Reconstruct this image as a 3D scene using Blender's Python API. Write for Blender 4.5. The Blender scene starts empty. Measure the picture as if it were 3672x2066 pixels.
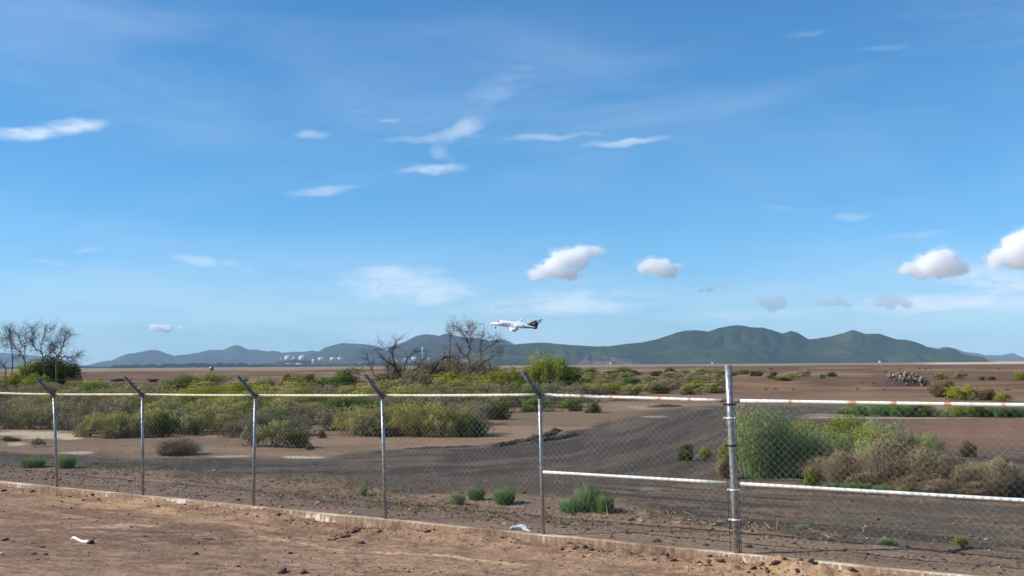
import bpy, math, random
import numpy as np
from mathutils import Vector, Matrix

# ------------------------------------------------------------------ camera, sky, sun, exposure
sc = bpy.context.scene
COL = sc.collection
FPX, CX, CY, CAMH = 4135.0, 1836.0, 1033.0, 2.43      # the photograph's own pixels (3672 x 2066)
PITCH, ROLL = math.atan(275 / FPX), 0.0072
_F = np.array([0, math.cos(PITCH), math.sin(PITCH)])
_R0 = np.array([1.0, 0, 0]); _U0 = np.array([0, -math.sin(PITCH), math.cos(PITCH)])
_U = _U0 * math.cos(ROLL) + _R0 * math.sin(ROLL)
_R = _R0 * math.cos(ROLL) - _U0 * math.sin(ROLL)
cam_d = bpy.data.cameras.new('camera'); cam = bpy.data.objects.new('camera', cam_d); COL.objects.link(cam)
cam.matrix_world = Matrix(((_R[0], _U[0], -_F[0], 0), (_R[1], _U[1], -_F[1], 0), (_R[2], _U[2], -_F[2], CAMH), (0, 0, 0, 1)))
cam_d.sensor_width = 36; cam_d.lens = 36 * FPX / 3672
cam_d.clip_start = 0.1; cam_d.clip_end = 60000
sc.camera = cam

SUN_EL, SUN_BACK = math.radians(35), math.radians(5)   # sun to the left and a little behind the camera
to_sun = Vector((-math.cos(SUN_EL) * math.cos(SUN_BACK), -math.cos(SUN_EL) * math.sin(SUN_BACK), math.sin(SUN_EL)))
SUN_ROT = math.atan2(to_sun.x, to_sun.y)
sl = bpy.data.lights.new('sun', 'SUN'); sl.energy = 4.9; sl.angle = math.radians(0.53); sl.color = (1, .95, .87)
so = bpy.data.objects.new('sun', sl); COL.objects.link(so)
so.rotation_euler = to_sun.to_track_quat('Z', 'Y').to_euler(); so.location = (0, 0, 50)

sc.view_settings.view_transform = 'Standard'; sc.view_settings.look = 'None'
sc.view_settings.exposure = 0.36; sc.view_settings.gamma = 1.0
sc.render.engine = 'CYCLES'
cy = sc.cycles
cy.max_bounces = 16; cy.diffuse_bounces = 3; cy.glossy_bounces = 2; cy.transmission_bounces = 2; cy.transparent_max_bounces = 8
cy.volume_bounces = 14; cy.use_denoising = True; cy.denoiser = 'OPENIMAGEDENOISE'; cy.denoising_input_passes = 'RGB_ALBEDO_NORMAL'; cy.sample_clamp_indirect = 30
cy.pixel_filter_type = 'BLACKMAN_HARRIS'; cy.filter_width = 1.5


def ray(px, py):
    return _F * FPX + _R * (px - CX) + _U * (CY - py)


def ground(px, py, z=0.0):
    d = ray(px, py); t = (z - CAMH) / d[2]
    return np.array([d[0] * t, d[1] * t, z])


def at(px, py, Y):
    d = ray(px, py); t = Y / d[1]
    return np.array([d[0] * t, Y, CAMH + d[2] * t])


def lin(r, g, b):
    f = lambda c: (c / 255) / 12.92 if c / 255 <= .04045 else ((c / 255 + .055) / 1.055) ** 2.4
    return (f(r), f(g), f(b), 1.0)


# ---- node helper
class N:
    def __init__(s, tree): s.t = tree
    def __call__(s, typ, ins=None, **kw):
        n = s.t.nodes.new(typ)
        for k, v in kw.items(): setattr(n, k, v)
        for k, v in (ins or {}).items():
            if isinstance(v, bpy.types.NodeSocket): s.t.links.new(v, n.inputs[k])
            else: n.inputs[k].default_value = v
        return n
    def math(s, op, a, b=0.0, c=None, clamp=False):
        d = {0: a, 1: b}
        if c is not None: d[2] = c
        return s('ShaderNodeMath', d, operation=op, use_clamp=clamp).outputs[0]
    def mix(s, f, a, b, mode='MIX'):
        n = s('ShaderNodeMix', data_type='RGBA', blend_type=mode)
        for i, v in ((0, f), (6, a), (7, b)):
            if isinstance(v, bpy.types.NodeSocket): s.t.links.new(v, n.inputs[i])
            else: n.inputs[i].default_value = v
        return n.outputs[2]
    def noise(s, vec, scale, detail=4, rough=.55, dist=0.0):
        return s('ShaderNodeTexNoise', {'Vector': vec, 'Scale': scale, 'Detail': detail, 'Roughness': rough, 'Distortion': dist}).outputs[0]
    def ramp(s, f, stops):
        n = s('ShaderNodeValToRGB', {0: f}); e = n.color_ramp.elements
        while len(e) < len(stops): e.new(.5)
        for i, (p, c) in enumerate(stops): e[i].position = p; e[i].color = c if len(c) == 4 else (*c, 1)
        return n.outputs[0]
    def rng(s, f, a, b, c=0.0, d=1.0, smooth=True):
        n = s('ShaderNodeMapRange', {0: f, 1: a, 2: b, 3: c, 4: d}, interpolation_type='SMOOTHSTEP' if smooth else 'LINEAR')
        return n.outputs[0]
    def mapv(s, v, scale=(1, 1, 1), rot=(0, 0, 0), loc=(0, 0, 0)):
        return s('ShaderNodeMapping', {'Vector': v, 'Scale': scale, 'Rotation': rot, 'Location': loc}).outputs[0]


# ---- world: physical sky, with high thin cloud placed by direction
world = bpy.data.worlds.new('World'); sc.world = world; world.use_nodes = True
wt = world.node_tree; wt.nodes.clear(); w = N(wt)
sky = w('ShaderNodeTexSky', sky_type='NISHITA', sun_disc=False, sun_elevation=SUN_EL, sun_rotation=SUN_ROT % (2 * math.pi),
        altitude=0, air_density=1.0, dust_density=0.35, ozone_density=2.2)
SKYCOL = w('ShaderNodeHueSaturation', {'Color': sky.outputs[0], 'Saturation': 1.1, 'Value': 1.0}).outputs[0]
SKYCOL = w.mix(1.0, SKYCOL, (.44, .86, 1.15, 1), 'MULTIPLY')     # a clear blue, humid-air sky
gen = w('ShaderNodeTexCoord').outputs['Generated']
sx = w('ShaderNodeSeparateXYZ', {0: gen})
az = w.math('MULTIPLY', w.math('ARCTAN2', sx.outputs[0], sx.outputs[1]), FPX)
el = w.math('MULTIPLY', w.math('ARCSINE', sx.outputs[2]), FPX)


def skypos(px, py):
    d = ray(px, py); d = d / np.linalg.norm(d)
    return math.atan2(d[0], d[1]) * FPX, math.asin(d[2]) * FPX


uv = w('ShaderNodeCombineXYZ', {0: az, 1: el, 2: 0.0}).outputs[0]
fine = w.noise(w.mapv(uv, (.0045, .016, 1), (0, 0, -.10)), 1.0, 6, .62, 1.2)
streak = w.noise(w.mapv(uv, (.0016, .012, 1), (0, 0, -.12), (3, 1, 0)), 1.0, 6, .6, .6)
broad = w.noise(w.mapv(uv, (.0006, .0028, 1), (0, 0, .10), (7, 2, 0)), 1.0, 5, .55, .5)
wn = w('ShaderNodeTexNoise', {'Vector': w.mapv(uv, (.012, .02, 1)), 'Scale': 1.0, 'Detail': 3.0}).outputs['Color']
warp = w('ShaderNodeVectorMath', {0: wn, 1: (.5, .5, .5)}, operation='SUBTRACT').outputs[0]
warp = w('ShaderNodeVectorMath', {0: warp, 1: (90, 36, 0)}, operation='MULTIPLY').outputs[0]
uvw = w('ShaderNodeVectorMath', {0: uv, 1: warp}, operation='ADD').outputs[0]
WISPS = [  # view px (2575 wide): cx, cy, rx, ry, slope deg, strength
    (60, 334, 105, 17, 5, .95), (190, 317, 95, 20, 8, .8), (782, 338, 62, 12, 0, .55), (815, 479, 100, 13, 6, .62), (1088, 427, 95, 15, 3, .72),
    (1165, 322, 85, 28, 27, .5), (1085, 347, 150, 13, 4, .35), (1105, 380, 40, 22, -35, .3), (1390, 343, 150, 11, 2, .45), (1575, 357, 130, 12, 3, .55),
    (985, 300, 50, 8, 0, .35), (900, 278, 70, 9, 3, .25), (495, 655, 75, 20, -10, .55), (600, 672, 70, 26, -14, .45), (790, 672, 110, 22, 0, .3),
    (985, 690, 170, 30, 2, .75), (1030, 735, 260, 56, -4, .9), (1420, 765, 430, 48, 2, .8), (2140, 548, 60, 14, 0, .3), (2290, 592, 110, 9, 2, .32), (2500, 706, 170, 46, -5, 1.1),
    (2350, 768, 420, 38, 0, .95), (1900, 790, 420, 30, 2, .5), (230, 630, 50, 11, 6, .32), (110, 661, 90, 9, 2, .3), (1960, 760, 60, 26, 0, .2),
    (750, 880, 12, 22, -25, .35), (2030, 86, 60, 8, 0, .2), (2230, 118, 80, 8, 0, .15), (1250, 230, 200, 60, 35, .22), (1960, 522, 70, 8, -8, .18)]
mask = None
for cx_, cy_, rx_, ry_, an_, st_ in WISPS:
    u0, v0 = skypos(cx_ * 1.426, cy_ * 1.426)
    m_ = w('ShaderNodeMapping', {'Vector': uvw, 'Location': (u0, v0, 0), 'Rotation': (0, 0, math.radians(an_)), 'Scale': (rx_ * 1.75, ry_ * 1.75, 1)}, vector_type='TEXTURE').outputs[0]
    L = w('ShaderNodeVectorMath', {0: m_}, operation='LENGTH').outputs['Value']
    k_ = w.rng(L, 1.0, .1, 0.0, st_)
    mask = k_ if mask is None else w.math('MAXIMUM', mask, k_)
body = w.rng(w.math('ADD', w.math('MULTIPLY', fine, .55), w.math('MULTIPLY', streak, .45)), .32, .60, 0.26, 1.0)
mask = w.math('MULTIPLY', mask, body)
veil = w.math('MULTIPLY', w.rng(broad, .38, .75), w.rng(el, 1500, 100, .17, .17))
low = w.math('MULTIPLY', w.rng(el, 560, 120, 0, 1), w.rng(w.noise(w.mapv(uv, (.0011, .007, 1), (0, 0, .03), (1, 5, 0)), 1, 5, .55), .3, .65, .12, .42))
mask = w.math('MAXIMUM', mask, w.math('MAXIMUM', veil, low))
SKYCOL = w.mix(w.rng(el, 900, 60), SKYCOL, w.mix(1.0, SKYCOL, (.93, .97, 1.16, 1), 'MULTIPLY'))
CLOUDCOL = (6.2, 7.2, 8.5, 1)
skymix = w.mix(mask, SKYCOL, CLOUDCOL)
bg = w('ShaderNodeBackground', {'Color': skymix, 'Strength': 0.098})
w('ShaderNodeOutputWorld', {0: bg.outputs[0]})
world.cycles.sampling_method = 'MANUAL'; world.cycles.sample_map_resolution = 512

# ------------------------------------------------------------------ numpy noise and mesh helpers
def _hash(i, j, seed):
    h = (i.astype(np.int64) * 374761393 + j.astype(np.int64) * 668265263 + seed * 974634777) & 0xFFFFFFFF
    h = ((h ^ (h >> 13)) * 1274126177) & 0xFFFFFFFF
    return ((h ^ (h >> 16)) & 0xFFFFFF) / float(0xFFFFFF)


def vn(x, y, seed=0):
    x = np.asarray(x, float); y = np.asarray(y, float); i = np.floor(x); j = np.floor(y); u = x - i; v = y - j
    u = u * u * u * (u * (u * 6 - 15) + 10); v = v * v * v * (v * (v * 6 - 15) + 10)
    return (_hash(i, j, seed) * (1 - u) + _hash(i + 1, j, seed) * u) * (1 - v) + (_hash(i, j + 1, seed) * (1 - u) + _hash(i + 1, j + 1, seed) * u) * v


def fbm(x, y, seed=0, octaves=4, gain=.5):
    s = 0; a = 1; t = 0
    for o in range(octaves):
        s = s + a * vn(x * 2 ** o + 17.3 * o, y * 2 ** o - 9.1 * o, seed + o); t += a; a *= gain
    return s / t


def sst(x, a, b):
    t = np.clip((np.asarray(x, float) - a) / (b - a), 0, 1); return t * t * (3 - 2 * t)


def mesh_np(name, V, Fq, mat=None, parent=None, attrs=None, smooth=False, loc=None):
    V = np.asarray(V, dtype=np.float32).reshape(-1, 3); Fq = np.asarray(Fq, dtype=np.int32)
    k = Fq.shape[1]; m = bpy.data.meshes.new(name)
    m.vertices.add(len(V)); m.vertices.foreach_set('co', V.ravel())
    m.loops.add(Fq.size); m.loops.foreach_set('vertex_index', Fq.ravel())
    m.polygons.add(len(Fq)); m.polygons.foreach_set('loop_start', np.arange(0, Fq.size, k, dtype=np.int32))
    m.polygons.foreach_set('loop_total', np.full(len(Fq), k, dtype=np.int32))
    if smooth: m.polygons.foreach_set('use_smooth', np.ones(len(Fq), dtype=bool))
    m.update(calc_edges=True)
    for an, arr in (attrs or {}).items():
        a = m.color_attributes.new(an, 'FLOAT_COLOR', 'POINT')
        a.data.foreach_set('color', np.hstack([arr, np.ones((len(arr), 1))]).astype(np.float32).ravel())
    if mat: m.materials.append(mat)
    o = bpy.data.objects.new(name, m); COL.objects.link(o)
    if parent: o.parent = parent
    if loc is not None: o.location = loc
    return o


class Q:
    """collects quads"""
    def __init__(s): s.v = []; s.f = []; s.n = 0; s.c = []
    def add(s, V, F, c=None):
        V = np.asarray(V, float).reshape(-1, 3); s.v.append(V); s.f.append(np.asarray(F, int) + s.n); s.n += len(V)
        s.c.append(np.tile(np.asarray(c if c is not None else (0, 0, 0), float), (len(V), 1)) if np.ndim(c) < 2 else c)
    def box(s, c, size, R=None, col=None):
        h = np.array(size) / 2
        V = np.array([[x, y, z] for x in (-1, 1) for y in (-1, 1) for z in (-1, 1)]) * h
        if R is not None: V = V @ np.array(R).T
        s.add(V + np.array(c), [(0, 1, 3, 2), (4, 6, 7, 5), (0, 4, 5, 1), (2, 3, 7, 6), (0, 2, 6, 4), (1, 5, 7, 3)], col)
    def loft(s, rings, caps=True, col=None):
        rings = [np.asarray(r, float) for r in rings]; k = len(rings[0])
        if caps:
            rings = [rings[0].mean(0) + (rings[0] - rings[0].mean(0)) * 1e-3] + rings + [rings[-1].mean(0) + (rings[-1] - rings[-1].mean(0)) * 1e-3]
        V = np.concatenate(rings); n = len(rings); i = np.arange(k); F = []
        for r in range(n - 1):
            F.append(np.stack([r * k + i, r * k + (i + 1) % k, (r + 1) * k + (i + 1) % k, (r + 1) * k + i], 1))
        s.add(V, np.concatenate(F), col)
    def tube(s, P, rad, k=8, caps=True, col=None):
        P = np.asarray(P, float); rad = np.broadcast_to(np.asarray(rad, float), (len(P),))
        T = np.gradient(P, axis=0) if len(P) > 1 else np.array([[0, 0, 1.]])
        T /= np.linalg.norm(T, axis=1, keepdims=True) + 1e-12
        ref = np.array([0.31, .95, .05]) if abs(T[:, 2]).mean() > .6 else np.array([0, 0, 1.0])
        A = np.cross(T, ref); A /= np.linalg.norm(A, axis=1, keepdims=True) + 1e-12; B = np.cross(T, A)
        th = np.arange(k) * 2 * math.pi / k
        s.loft([P[i] + rad[i] * (np.cos(th)[:, None] * A[i] + np.sin(th)[:, None] * B[i]) for i in range(len(P))], caps, col)
    def build(s, name, mat, parent=None, smooth=False, attr=None, loc=None):
        V = np.concatenate(s.v); F = np.concatenate(s.f)
        return mesh_np(name, V, F, mat, parent, {attr: np.concatenate(s.c)} if attr else None, smooth, loc)


def tag(o, label=None, cat=None, group=None, kind=None):
    if label: o['label'] = label
    if cat: o['category'] = cat
    if group: o['group'] = group
    if kind: o['kind'] = kind
    return o


def empty(name, loc=(0, 0, 0), rz=0.0):
    o = bpy.data.objects.new(name, None); COL.objects.link(o); o.location = loc; o.rotation_euler = (0, 0, rz)
    o.empty_display_size = .2
    return o


def copy_tree(o, parent=None):
    c = o.copy(); COL.objects.link(c)
    if parent: c.parent = parent
    for ch in list(o.children): copy_tree(ch, c)
    return c


def pmat(name, base, rough=.8, metal=0.0, spec=.3, bump=None, var=None, noise_scale=8.0):
    """principled material with noise-driven colour variation"""
    m = bpy.data.materials.new(name); m.use_nodes = True; t = m.node_tree; t.nodes.clear(); n = N(t)
    pos = n('ShaderNodeNewGeometry').outputs['Position']
    colr = base
    nz = n.noise(pos, noise_scale, 5, .6)
    if var: colr = n.mix(n.rng(nz, .35, .65), base, var)
    b = n('ShaderNodeBsdfPrincipled', {'Base Color': colr, 'Roughness': rough, 'Metallic': metal, 'Specular IOR Level': spec})
    if bump:
        bp = n('ShaderNodeBump', {'Height': n.noise(pos, bump[0], 4, .6), 'Strength': bump[1], 'Distance': bump[2]})
        t.links.new(bp.outputs[0], b.inputs['Normal'])
    n('ShaderNodeOutputMaterial', {0: b.outputs[0]})
    return m


def foliage_mat(name, stops, tip, tipamt=.6, trans=.32):
    m = bpy.data.materials.new(name); m.use_nodes = True; t = m.node_tree; t.nodes.clear(); n = N(t)
    a = n('ShaderNodeSeparateColor', {0: n('ShaderNodeAttribute', attribute_name='tint').outputs['Color']})
    oi = n('ShaderNodeObjectInfo').outputs['Random']
    k = n.math('ADD', n.math('MULTIPLY', a.outputs[0], .65), n.math('MULTIPLY', oi, .35))
    c = n.ramp(k, stops)
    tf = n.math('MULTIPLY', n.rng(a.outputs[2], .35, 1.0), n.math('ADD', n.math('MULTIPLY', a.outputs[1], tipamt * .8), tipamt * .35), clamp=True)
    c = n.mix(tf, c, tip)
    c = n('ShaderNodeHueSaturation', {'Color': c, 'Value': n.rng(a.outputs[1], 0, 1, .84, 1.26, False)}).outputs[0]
    ln = n('ShaderNodeVectorTransform', {0: n('ShaderNodeAttribute', attribute_name='clump').outputs['Vector']}, vector_type='NORMAL', convert_from='OBJECT', convert_to='WORLD').outputs[0]
    gn = n('ShaderNodeVectorMath', {0: n('ShaderNodeNewGeometry').outputs['Normal'], 1: (.5, .5, .5)}, operation='MULTIPLY').outputs[0]
    nm = n('ShaderNodeVectorMath', {0: n('ShaderNodeVectorMath', {0: ln, 1: gn}, operation='ADD').outputs[0]}, operation='NORMALIZE').outputs[0]     # leaves shade with the clump they sit on
    d = n('ShaderNodeBsdfDiffuse', {'Color': c, 'Roughness': .8, 'Normal': nm}); tr = n('ShaderNodeBsdfTranslucent', {'Color': c})
    s = n('ShaderNodeMixShader', {0: trans, 1: d.outputs[0], 2: tr.outputs[0]})
    n('ShaderNodeOutputMaterial', {0: s.outputs[0]})
    return m


# ------------------------------------------------------------------ fence line (world) used by the ground too
V2S = 3672 / 2575.0
POSTPX = [(137, 1225), (361, 1245), (646, 1271), (969, 1304.5), (1369, 1342.5), (1849, 1392)]
PB = [ground(x * V2S, y * V2S) for x, y in POSTPX]
_A = np.array([p[:2] for p in PB]); _t = np.arange(6)
_fx = np.polyfit(_t, _A[:, 0], 1); _fy = np.polyfit(_t, _A[:, 1], 1)
FDIR = np.array([_fx[0], _fy[0]]); FSTEP = np.linalg.norm(FDIR); FDIR /= FSTEP
FORG = np.array([_fx[1], _fy[1]]); FNRM = np.array([-FDIR[1], FDIR[0]])     # FNRM points away from the camera
if FNRM[1] < 0: FNRM = -FNRM
def fence_uv(x, y):
    dx = x - FORG[0]; dy = y - FORG[1]
    return dx * FDIR[0] + dy * FDIR[1], dx * FNRM[0] + dy * FNRM[1]
def fence_pt(s, off=0.0, z=0.0):
    p = FORG + FDIR * s + FNRM * off; return np.array([p[0], p[1], z])


def gz(x, y):
    x = np.asarray(x, float); y = np.asarray(y, float)
    s, o = fence_uv(x, y); r = np.hypot(x, y)
    near = np.clip(1.4 - r / 60, 0, 1)
    f = -.185 + .05 * (fbm(x * .35, y * .35, 3) - .5) + .035 * (fbm(x * 2.1, y * 2.1, 9, 3) - .5)
    f = f + .17 * sst(o, -.8, -.05) * fbm(s * .45, o * 2, 5, 4) ** 1.3 + (.05 + .05 * sst(s, 12, 14)) * sst(o, -.5, -.1) * (fbm(s * 5, o * 5, 15, 3) - .4) * 2
    b = -.012 + (.06 * (fbm(x * .25, y * .25, 4) - .5) + .05 * (fbm(x * 1.6, y * 1.6, 8, 4) - .5)) * near * sst(o, .1, .8)
    # wheel ruts that run beside the fence
    rut = 0
    for c_, d_ in ((1.7, .05), (2.5, .06), (3.6, .055), (4.3, .05), (5.6, .07), (7.0, .05), (8.3, .06), (9.8, .05)):
        rut = rut + d_ * np.exp(-((o - c_ - .5 * (fbm(s * .15, c_, 21, 2) - .5)) / .14) ** 2)
    b = b - rut * near * sst(s, 6, 12)
    h = np.where(o < 0, f, b)
    far = sst(r, 60, 400)
    return h + far * .25 * (fbm(x * .01, y * .02, 31, 3) - .55)


def gzf(x, y): return float(gz(np.array([x]), np.array([y]))[0])


def px_of(X, Y, Z):
    """photo pixel of world points (to lay the soil map out)"""
    d = np.stack([X, Y, Z - CAMH], -1); f = d @ _F; f = np.where(f < .5, .5, f)
    return CX + (d @ _R) / f * FPX, CY - (d @ _U) / f * FPX


# ------------------------------------------------------------------ ground sheet
fine_a = np.radians(np.arange(-29, 29.01, .2)); coarse = np.radians(np.concatenate([np.arange(-180, -29, 5.0), np.arange(34, 180, 5.0)]))
ang = np.sort(np.concatenate([fine_a, coarse])); nA = len(ang)
rad = [1.5]
while rad[-1] < 24000:
    r_ = rad[-1]; rad.append(r_ * (1.08 if r_ < 10 else 1.0055 if r_ < 30 else 1.008 if r_ < 75 else 1.02 if r_ < 600 else 1.06))
rad = np.array(rad)
RR, AA = np.meshgrid(rad, ang, indexing='ij')
GX = (RR * np.sin(AA)).ravel(); GY = (RR * np.cos(AA)).ravel(); GZ = gz(GX, GY)
i0 = np.arange(len(rad) - 1)[:, None] * nA; j0 = np.arange(nA)[None, :]; j1 = (j0 + 1) % nA
FQ = np.stack([(i0 + j0), (i0 + j1), (i0 + nA + j1), (i0 + nA + j0)], -1).reshape(-1, 4)
PXX, PYY = px_of(GX, GY, np.zeros_like(GX))
S_, O_ = fence_uv(GX, GY); RG = np.hypot(GX, GY)


def poly(xs, pts): return np.interp(xs, [p[0] for p in pts], [p[1] for p in pts])


def L3(r, g, b): return np.array(lin(r, g, b)[:3])


n1 = fbm(GX * .5, GY * .5, 41, 5, .6); n2 = fbm(GX * .12, GY * .16, 51, 5, .6); n3 = fbm(GX * 2.3, GY * 2.3, 61, 3)
ns = fbm(S_ * .25, O_ * 2.2, 71, 4, .6)
col = np.tile(L3(142, 116, 98), (len(GX), 1))
def blend(m, c):
    global col
    m = np.clip(m, 0, 1)[:, None]; col = col * (1 - m) + np.asarray(c) * m
# camera side of the kerb
fg = sst(-O_, -.05, .05)
blend(fg * sst(n1, .42, .62) * .6, L3(160, 130, 108)); blend(fg * sst(n2, .5, .66) * .65, L3(122, 95, 82))
blend(fg * sst(O_, -1.5 - .8 * n1, -.1) * .5, L3(156, 126, 102))
blend(fg * sst(ns, .60, .70) * .5 * sst(O_, -3.0, -.8), L3(190, 155, 122))
for cx_, cy_, rx_, ry_, k_, c_ in ((300, 1852, 80, 4, .7, (196, 168, 146)), (430, 1846, 90, 5, .6, (196, 168, 146)), (470, 1858, 40, 3, .7, (200, 174, 150)), (560, 1884, 190, 14, .8, (112, 88, 76)), (720, 1903, 110, 5, .7, (108, 84, 76)), (420, 1912, 160, 12, .5, (120, 98, 86)), (60, 1945, 110, 14, .5, (112, 92, 80)), (1350, 1990, 140, 14, .5, (118, 92, 78)), (1100, 1910, 60, 4, .5, (206, 170, 134)), (2120, 2010, 50, 5, .7, (206, 176, 148)), (2200, 2026, 40, 4, .7, (206, 176, 148)), (900, 2030, 200, 12, .4, (116, 92, 80)), (1800, 2040, 260, 14, .4, (124, 94, 76))):
    d_ = np.hypot((PXX - cx_) / rx_, (PYY - cy_) / ry_) + (n1 - .5) * 2.2 + (n3 - .5) * .8
    blend(fg * k_ * sst(-d_, -1.15, -.6), L3(*c_))
trk = poly(PXX, [(900, 1876), (1010, 1893), (1190, 1925), (1350, 1934), (1530, 1943), (1720, 1962), (2000, 1990)]); dt = np.abs(PYY - trk + (n1 - .5) * 10)
blend(fg * sst(-dt, -5, -1.5) * sst(PXX, 880, 960) * sst(-PXX, -2000, -1800) * sst(n3, .3, .5), L3(206, 168, 132))
hstr = fbm(PXX * .012, PYY * .16, 105, 4, .6); blend(fg * sst(hstr, .55, .66) * .55, L3(108, 86, 74)); blend(fg * sst(hstr, .42, .30) * .45, L3(176, 144, 122))
# behind the kerb, verge
bk = sst(O_, -.05, .05)
blend(bk, L3(132, 110, 96)); blend(bk * sst(n1, .45, .6) * .6, L3(150, 124, 104)); blend(bk * sst(ns, .5, .62) * .5, L3(108, 90, 78))
# mid ground sand with pale crust
mid = bk * sst(O_, 6, 9)
blend(mid, L3(144, 118, 99)); blend(mid * sst(n2, .44, .58) * .8, L3(116, 96, 82)); blend(mid * sst(n1, .5, .62) * .5, L3(128, 112, 88))
up = poly(PXX, [(0, 1618), (180, 1621), (323, 1630), (502, 1641), (717, 1641), (1171, 1641), (1243, 1620), (1386, 1610), (1637, 1600), (1840, 1592), (2000, 1560), (2200, 1510), (2400, 1468), (2700, 1450), (2900, 1452), (3672, 1480)])
lo = poly(PXX, [(0, 1675), (251, 1680), (538, 1690), (920, 1697), (1099, 1715), (1279, 1729), (1530, 1754), (1673, 1758), (1983, 1776), (2199, 1797), (2378, 1851), (2593, 1883), (2752, 1905), (3111, 1941), (3672, 1990)])
jit = (fbm(GX * .45, GY * .45, 81, 5, .65) - .5) * 80
road = bk * sst(PYY, up - 7 + jit * .35, up + 9 + jit * .35) * sst(-PYY, -lo - 12 + jit, -lo + 10 + jit)
blend(road * .97, L3(86, 78, 71))
curve = poly(PXX, [(0, 1648), (600, 1662), (1200, 1672), (1700, 1662), (2050, 1630), (2300, 1570), (2480, 1500), (2600, 1460), (2700, 1430)])
cst = fbm((PYY - curve) * .085, PXX * .004, 75, 5, .68); upper = road * sst(-PYY, -1745, -1690) * sst(-PXX, -2800, -2500)
blend(upper * sst(cst, .49, .56) * .7, L3(60, 54, 50)); blend(upper * sst(cst, .42, .30) * .5, L3(116, 99, 86))
right = road * sst(PXX, 1300, 2300) * (1 - upper)
blend(right * sst(ns, .42, .50) * .85, L3(114, 97, 82)); blend(right * sst(ns, .54, .59) * .95, L3(68, 60, 57))
rb = bk * sst(PXX, 3050, 3400) * sst(-PYY, -1640, -1560) * sst(PYY, 1490, 1500); blend(rb, L3(120, 92, 80)); blend(rb * sst(ns, .5, .6) * .6, L3(140, 108, 92))
# pale crust patches
for cx_, cy_, rx_, ry_, k_ in ((130, 1558, 170, 15, .9), (255, 1571, 40, 6, .9), (905, 1506, 90, 9, .8), (1090, 1638, 90, 5, 1), (270, 1622, 60, 5, .7), (830, 1636, 80, 4, .6), (2300, 1462, 60, 6, .3), (2350, 1494, 50, 4, .45), (3250, 1497, 420, 3, .6), (2960, 1490, 70, 9, .3), (60, 1592, 30, 5, .7), (2330, 1750, 50, 4, .25)):
    d_ = np.hypot((PXX - cx_) / rx_, (PYY - cy_) / ry_) + (n1 - .5) * 1.6
    blend(bk * k_ * sst(-d_, -1.1, -.7), L3(196, 178, 158))
# the plain beyond
nb = fbm(GX * .012, GY * .03, 91, 5, .6); nstr = fbm(PXX * .004 + 3, PYY * .11, 95, 4, .55)
pl = sst(RG, 70, 110)
blend(pl, L3(118, 95, 80)); blend(pl * sst(nstr, .45, .62) * .8, L3(94, 74, 64)); blend(pl * sst(nstr, .42, .30) * .7, L3(142, 120, 102))
strip = poly(PXX, [(0, 1333), (900, 1329), (2000, 1317), (2700, 1312), (3672, 1305)])
blend(sst(-PYY, -strip - 1, -strip + 1) * .75, L3(140, 126, 112)); blend(sst(-PYY, -strip - 1, -strip + 1) * sst(PXX, 3250, 3400), L3(188, 170, 146))
band = np.exp(-((PYY - strip - 5) / 3.5) ** 2); blend(band * .7 * pl, L3(92, 66, 60))

col = col * (1 + pl[:, None] * np.array([.08, .02, -.12]))
gm = bpy.data.materials.new('soil'); gm.use_nodes = True; t = gm.node_tree; t.nodes.clear(); n = N(t)
pos = n('ShaderNodeNewGeometry').outputs['Position']; at_ = n('ShaderNodeAttribute', attribute_name='soil').outputs['Color']
fa = math.atan2(FDIR[1], FDIR[0])
al = n.mapv(pos, (1, 1, 1), (0, 0, -fa))
na = n.noise(pos, 9, 5, .65); nb_ = n.noise(n.mapv(al, (.8, 5, 1)), 1.6, 5, .6); nc = n.noise(pos, 42, 3, .6)
c = n('ShaderNodeHueSaturation', {'Color': at_, 'Value': n.rng(na, .3, .7, .74, 1.24, False)}).outputs[0]
c = n('ShaderNodeHueSaturation', {'Color': c, 'Value': n.rng(nb_, .3, .7, .84, 1.14, False)}).outputs[0]
c = n.mix(n.math('MULTIPLY', n.rng(nc, .62, .72), .35), c, lin(196, 176, 152)); c = n.mix(n.math('MULTIPLY', n.rng(nc, .38, .30), .55), c, lin(74, 58, 50))
hb = n.math('ADD', n.math('MULTIPLY', na, .05), n.math('ADD', n.math('MULTIPLY', nc, .014), n.math('MULTIPLY', nb_, .03)))
bp = n('ShaderNodeBump', {'Height': hb, 'Strength': .9, 'Distance': 1.0})
b = n('ShaderNodeBsdfPrincipled', {'Base Color': c, 'Roughness': .95, 'Specular IOR Level': .12, 'Normal': bp.outputs[0]})
n('ShaderNodeOutputMaterial', {0: b.outputs[0]})
g_ = mesh_np('ground', np.stack([GX, GY, GZ], 1), FQ[:, ::-1], gm, None, {'soil': np.clip(col * np.array([1.0, .975, .875]), 0, .8)}, True); tag(g_, kind='structure')

# ------------------------------------------------------------------ hills
def hill_mat(name, a, b, c, nscale):
    m = bpy.data.materials.new(name); m.use_nodes = True; t = m.node_tree; t.nodes.clear(); n = N(t)
    pos = n('ShaderNodeNewGeometry').outputs['Position']; nn = n.noise(pos, nscale, 6, .6); n2_ = n.noise(pos, nscale * 4.5, 6, .62)
    cc = n.ramp(n.math('ADD', n.math('MULTIPLY', nn, .6), n.math('MULTIPLY', n2_, .4)), [(.36, a), (.5, b), (.64, c)])
    bp = n('ShaderNodeBump', {'Height': n2_, 'Strength': 1.0, 'Distance': 16.0})
    d = n('ShaderNodeBsdfDiffuse', {'Color': cc, 'Normal': bp.outputs[0]}); n('ShaderNodeOutputMaterial', {0: d.outputs[0]})
    return m


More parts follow.
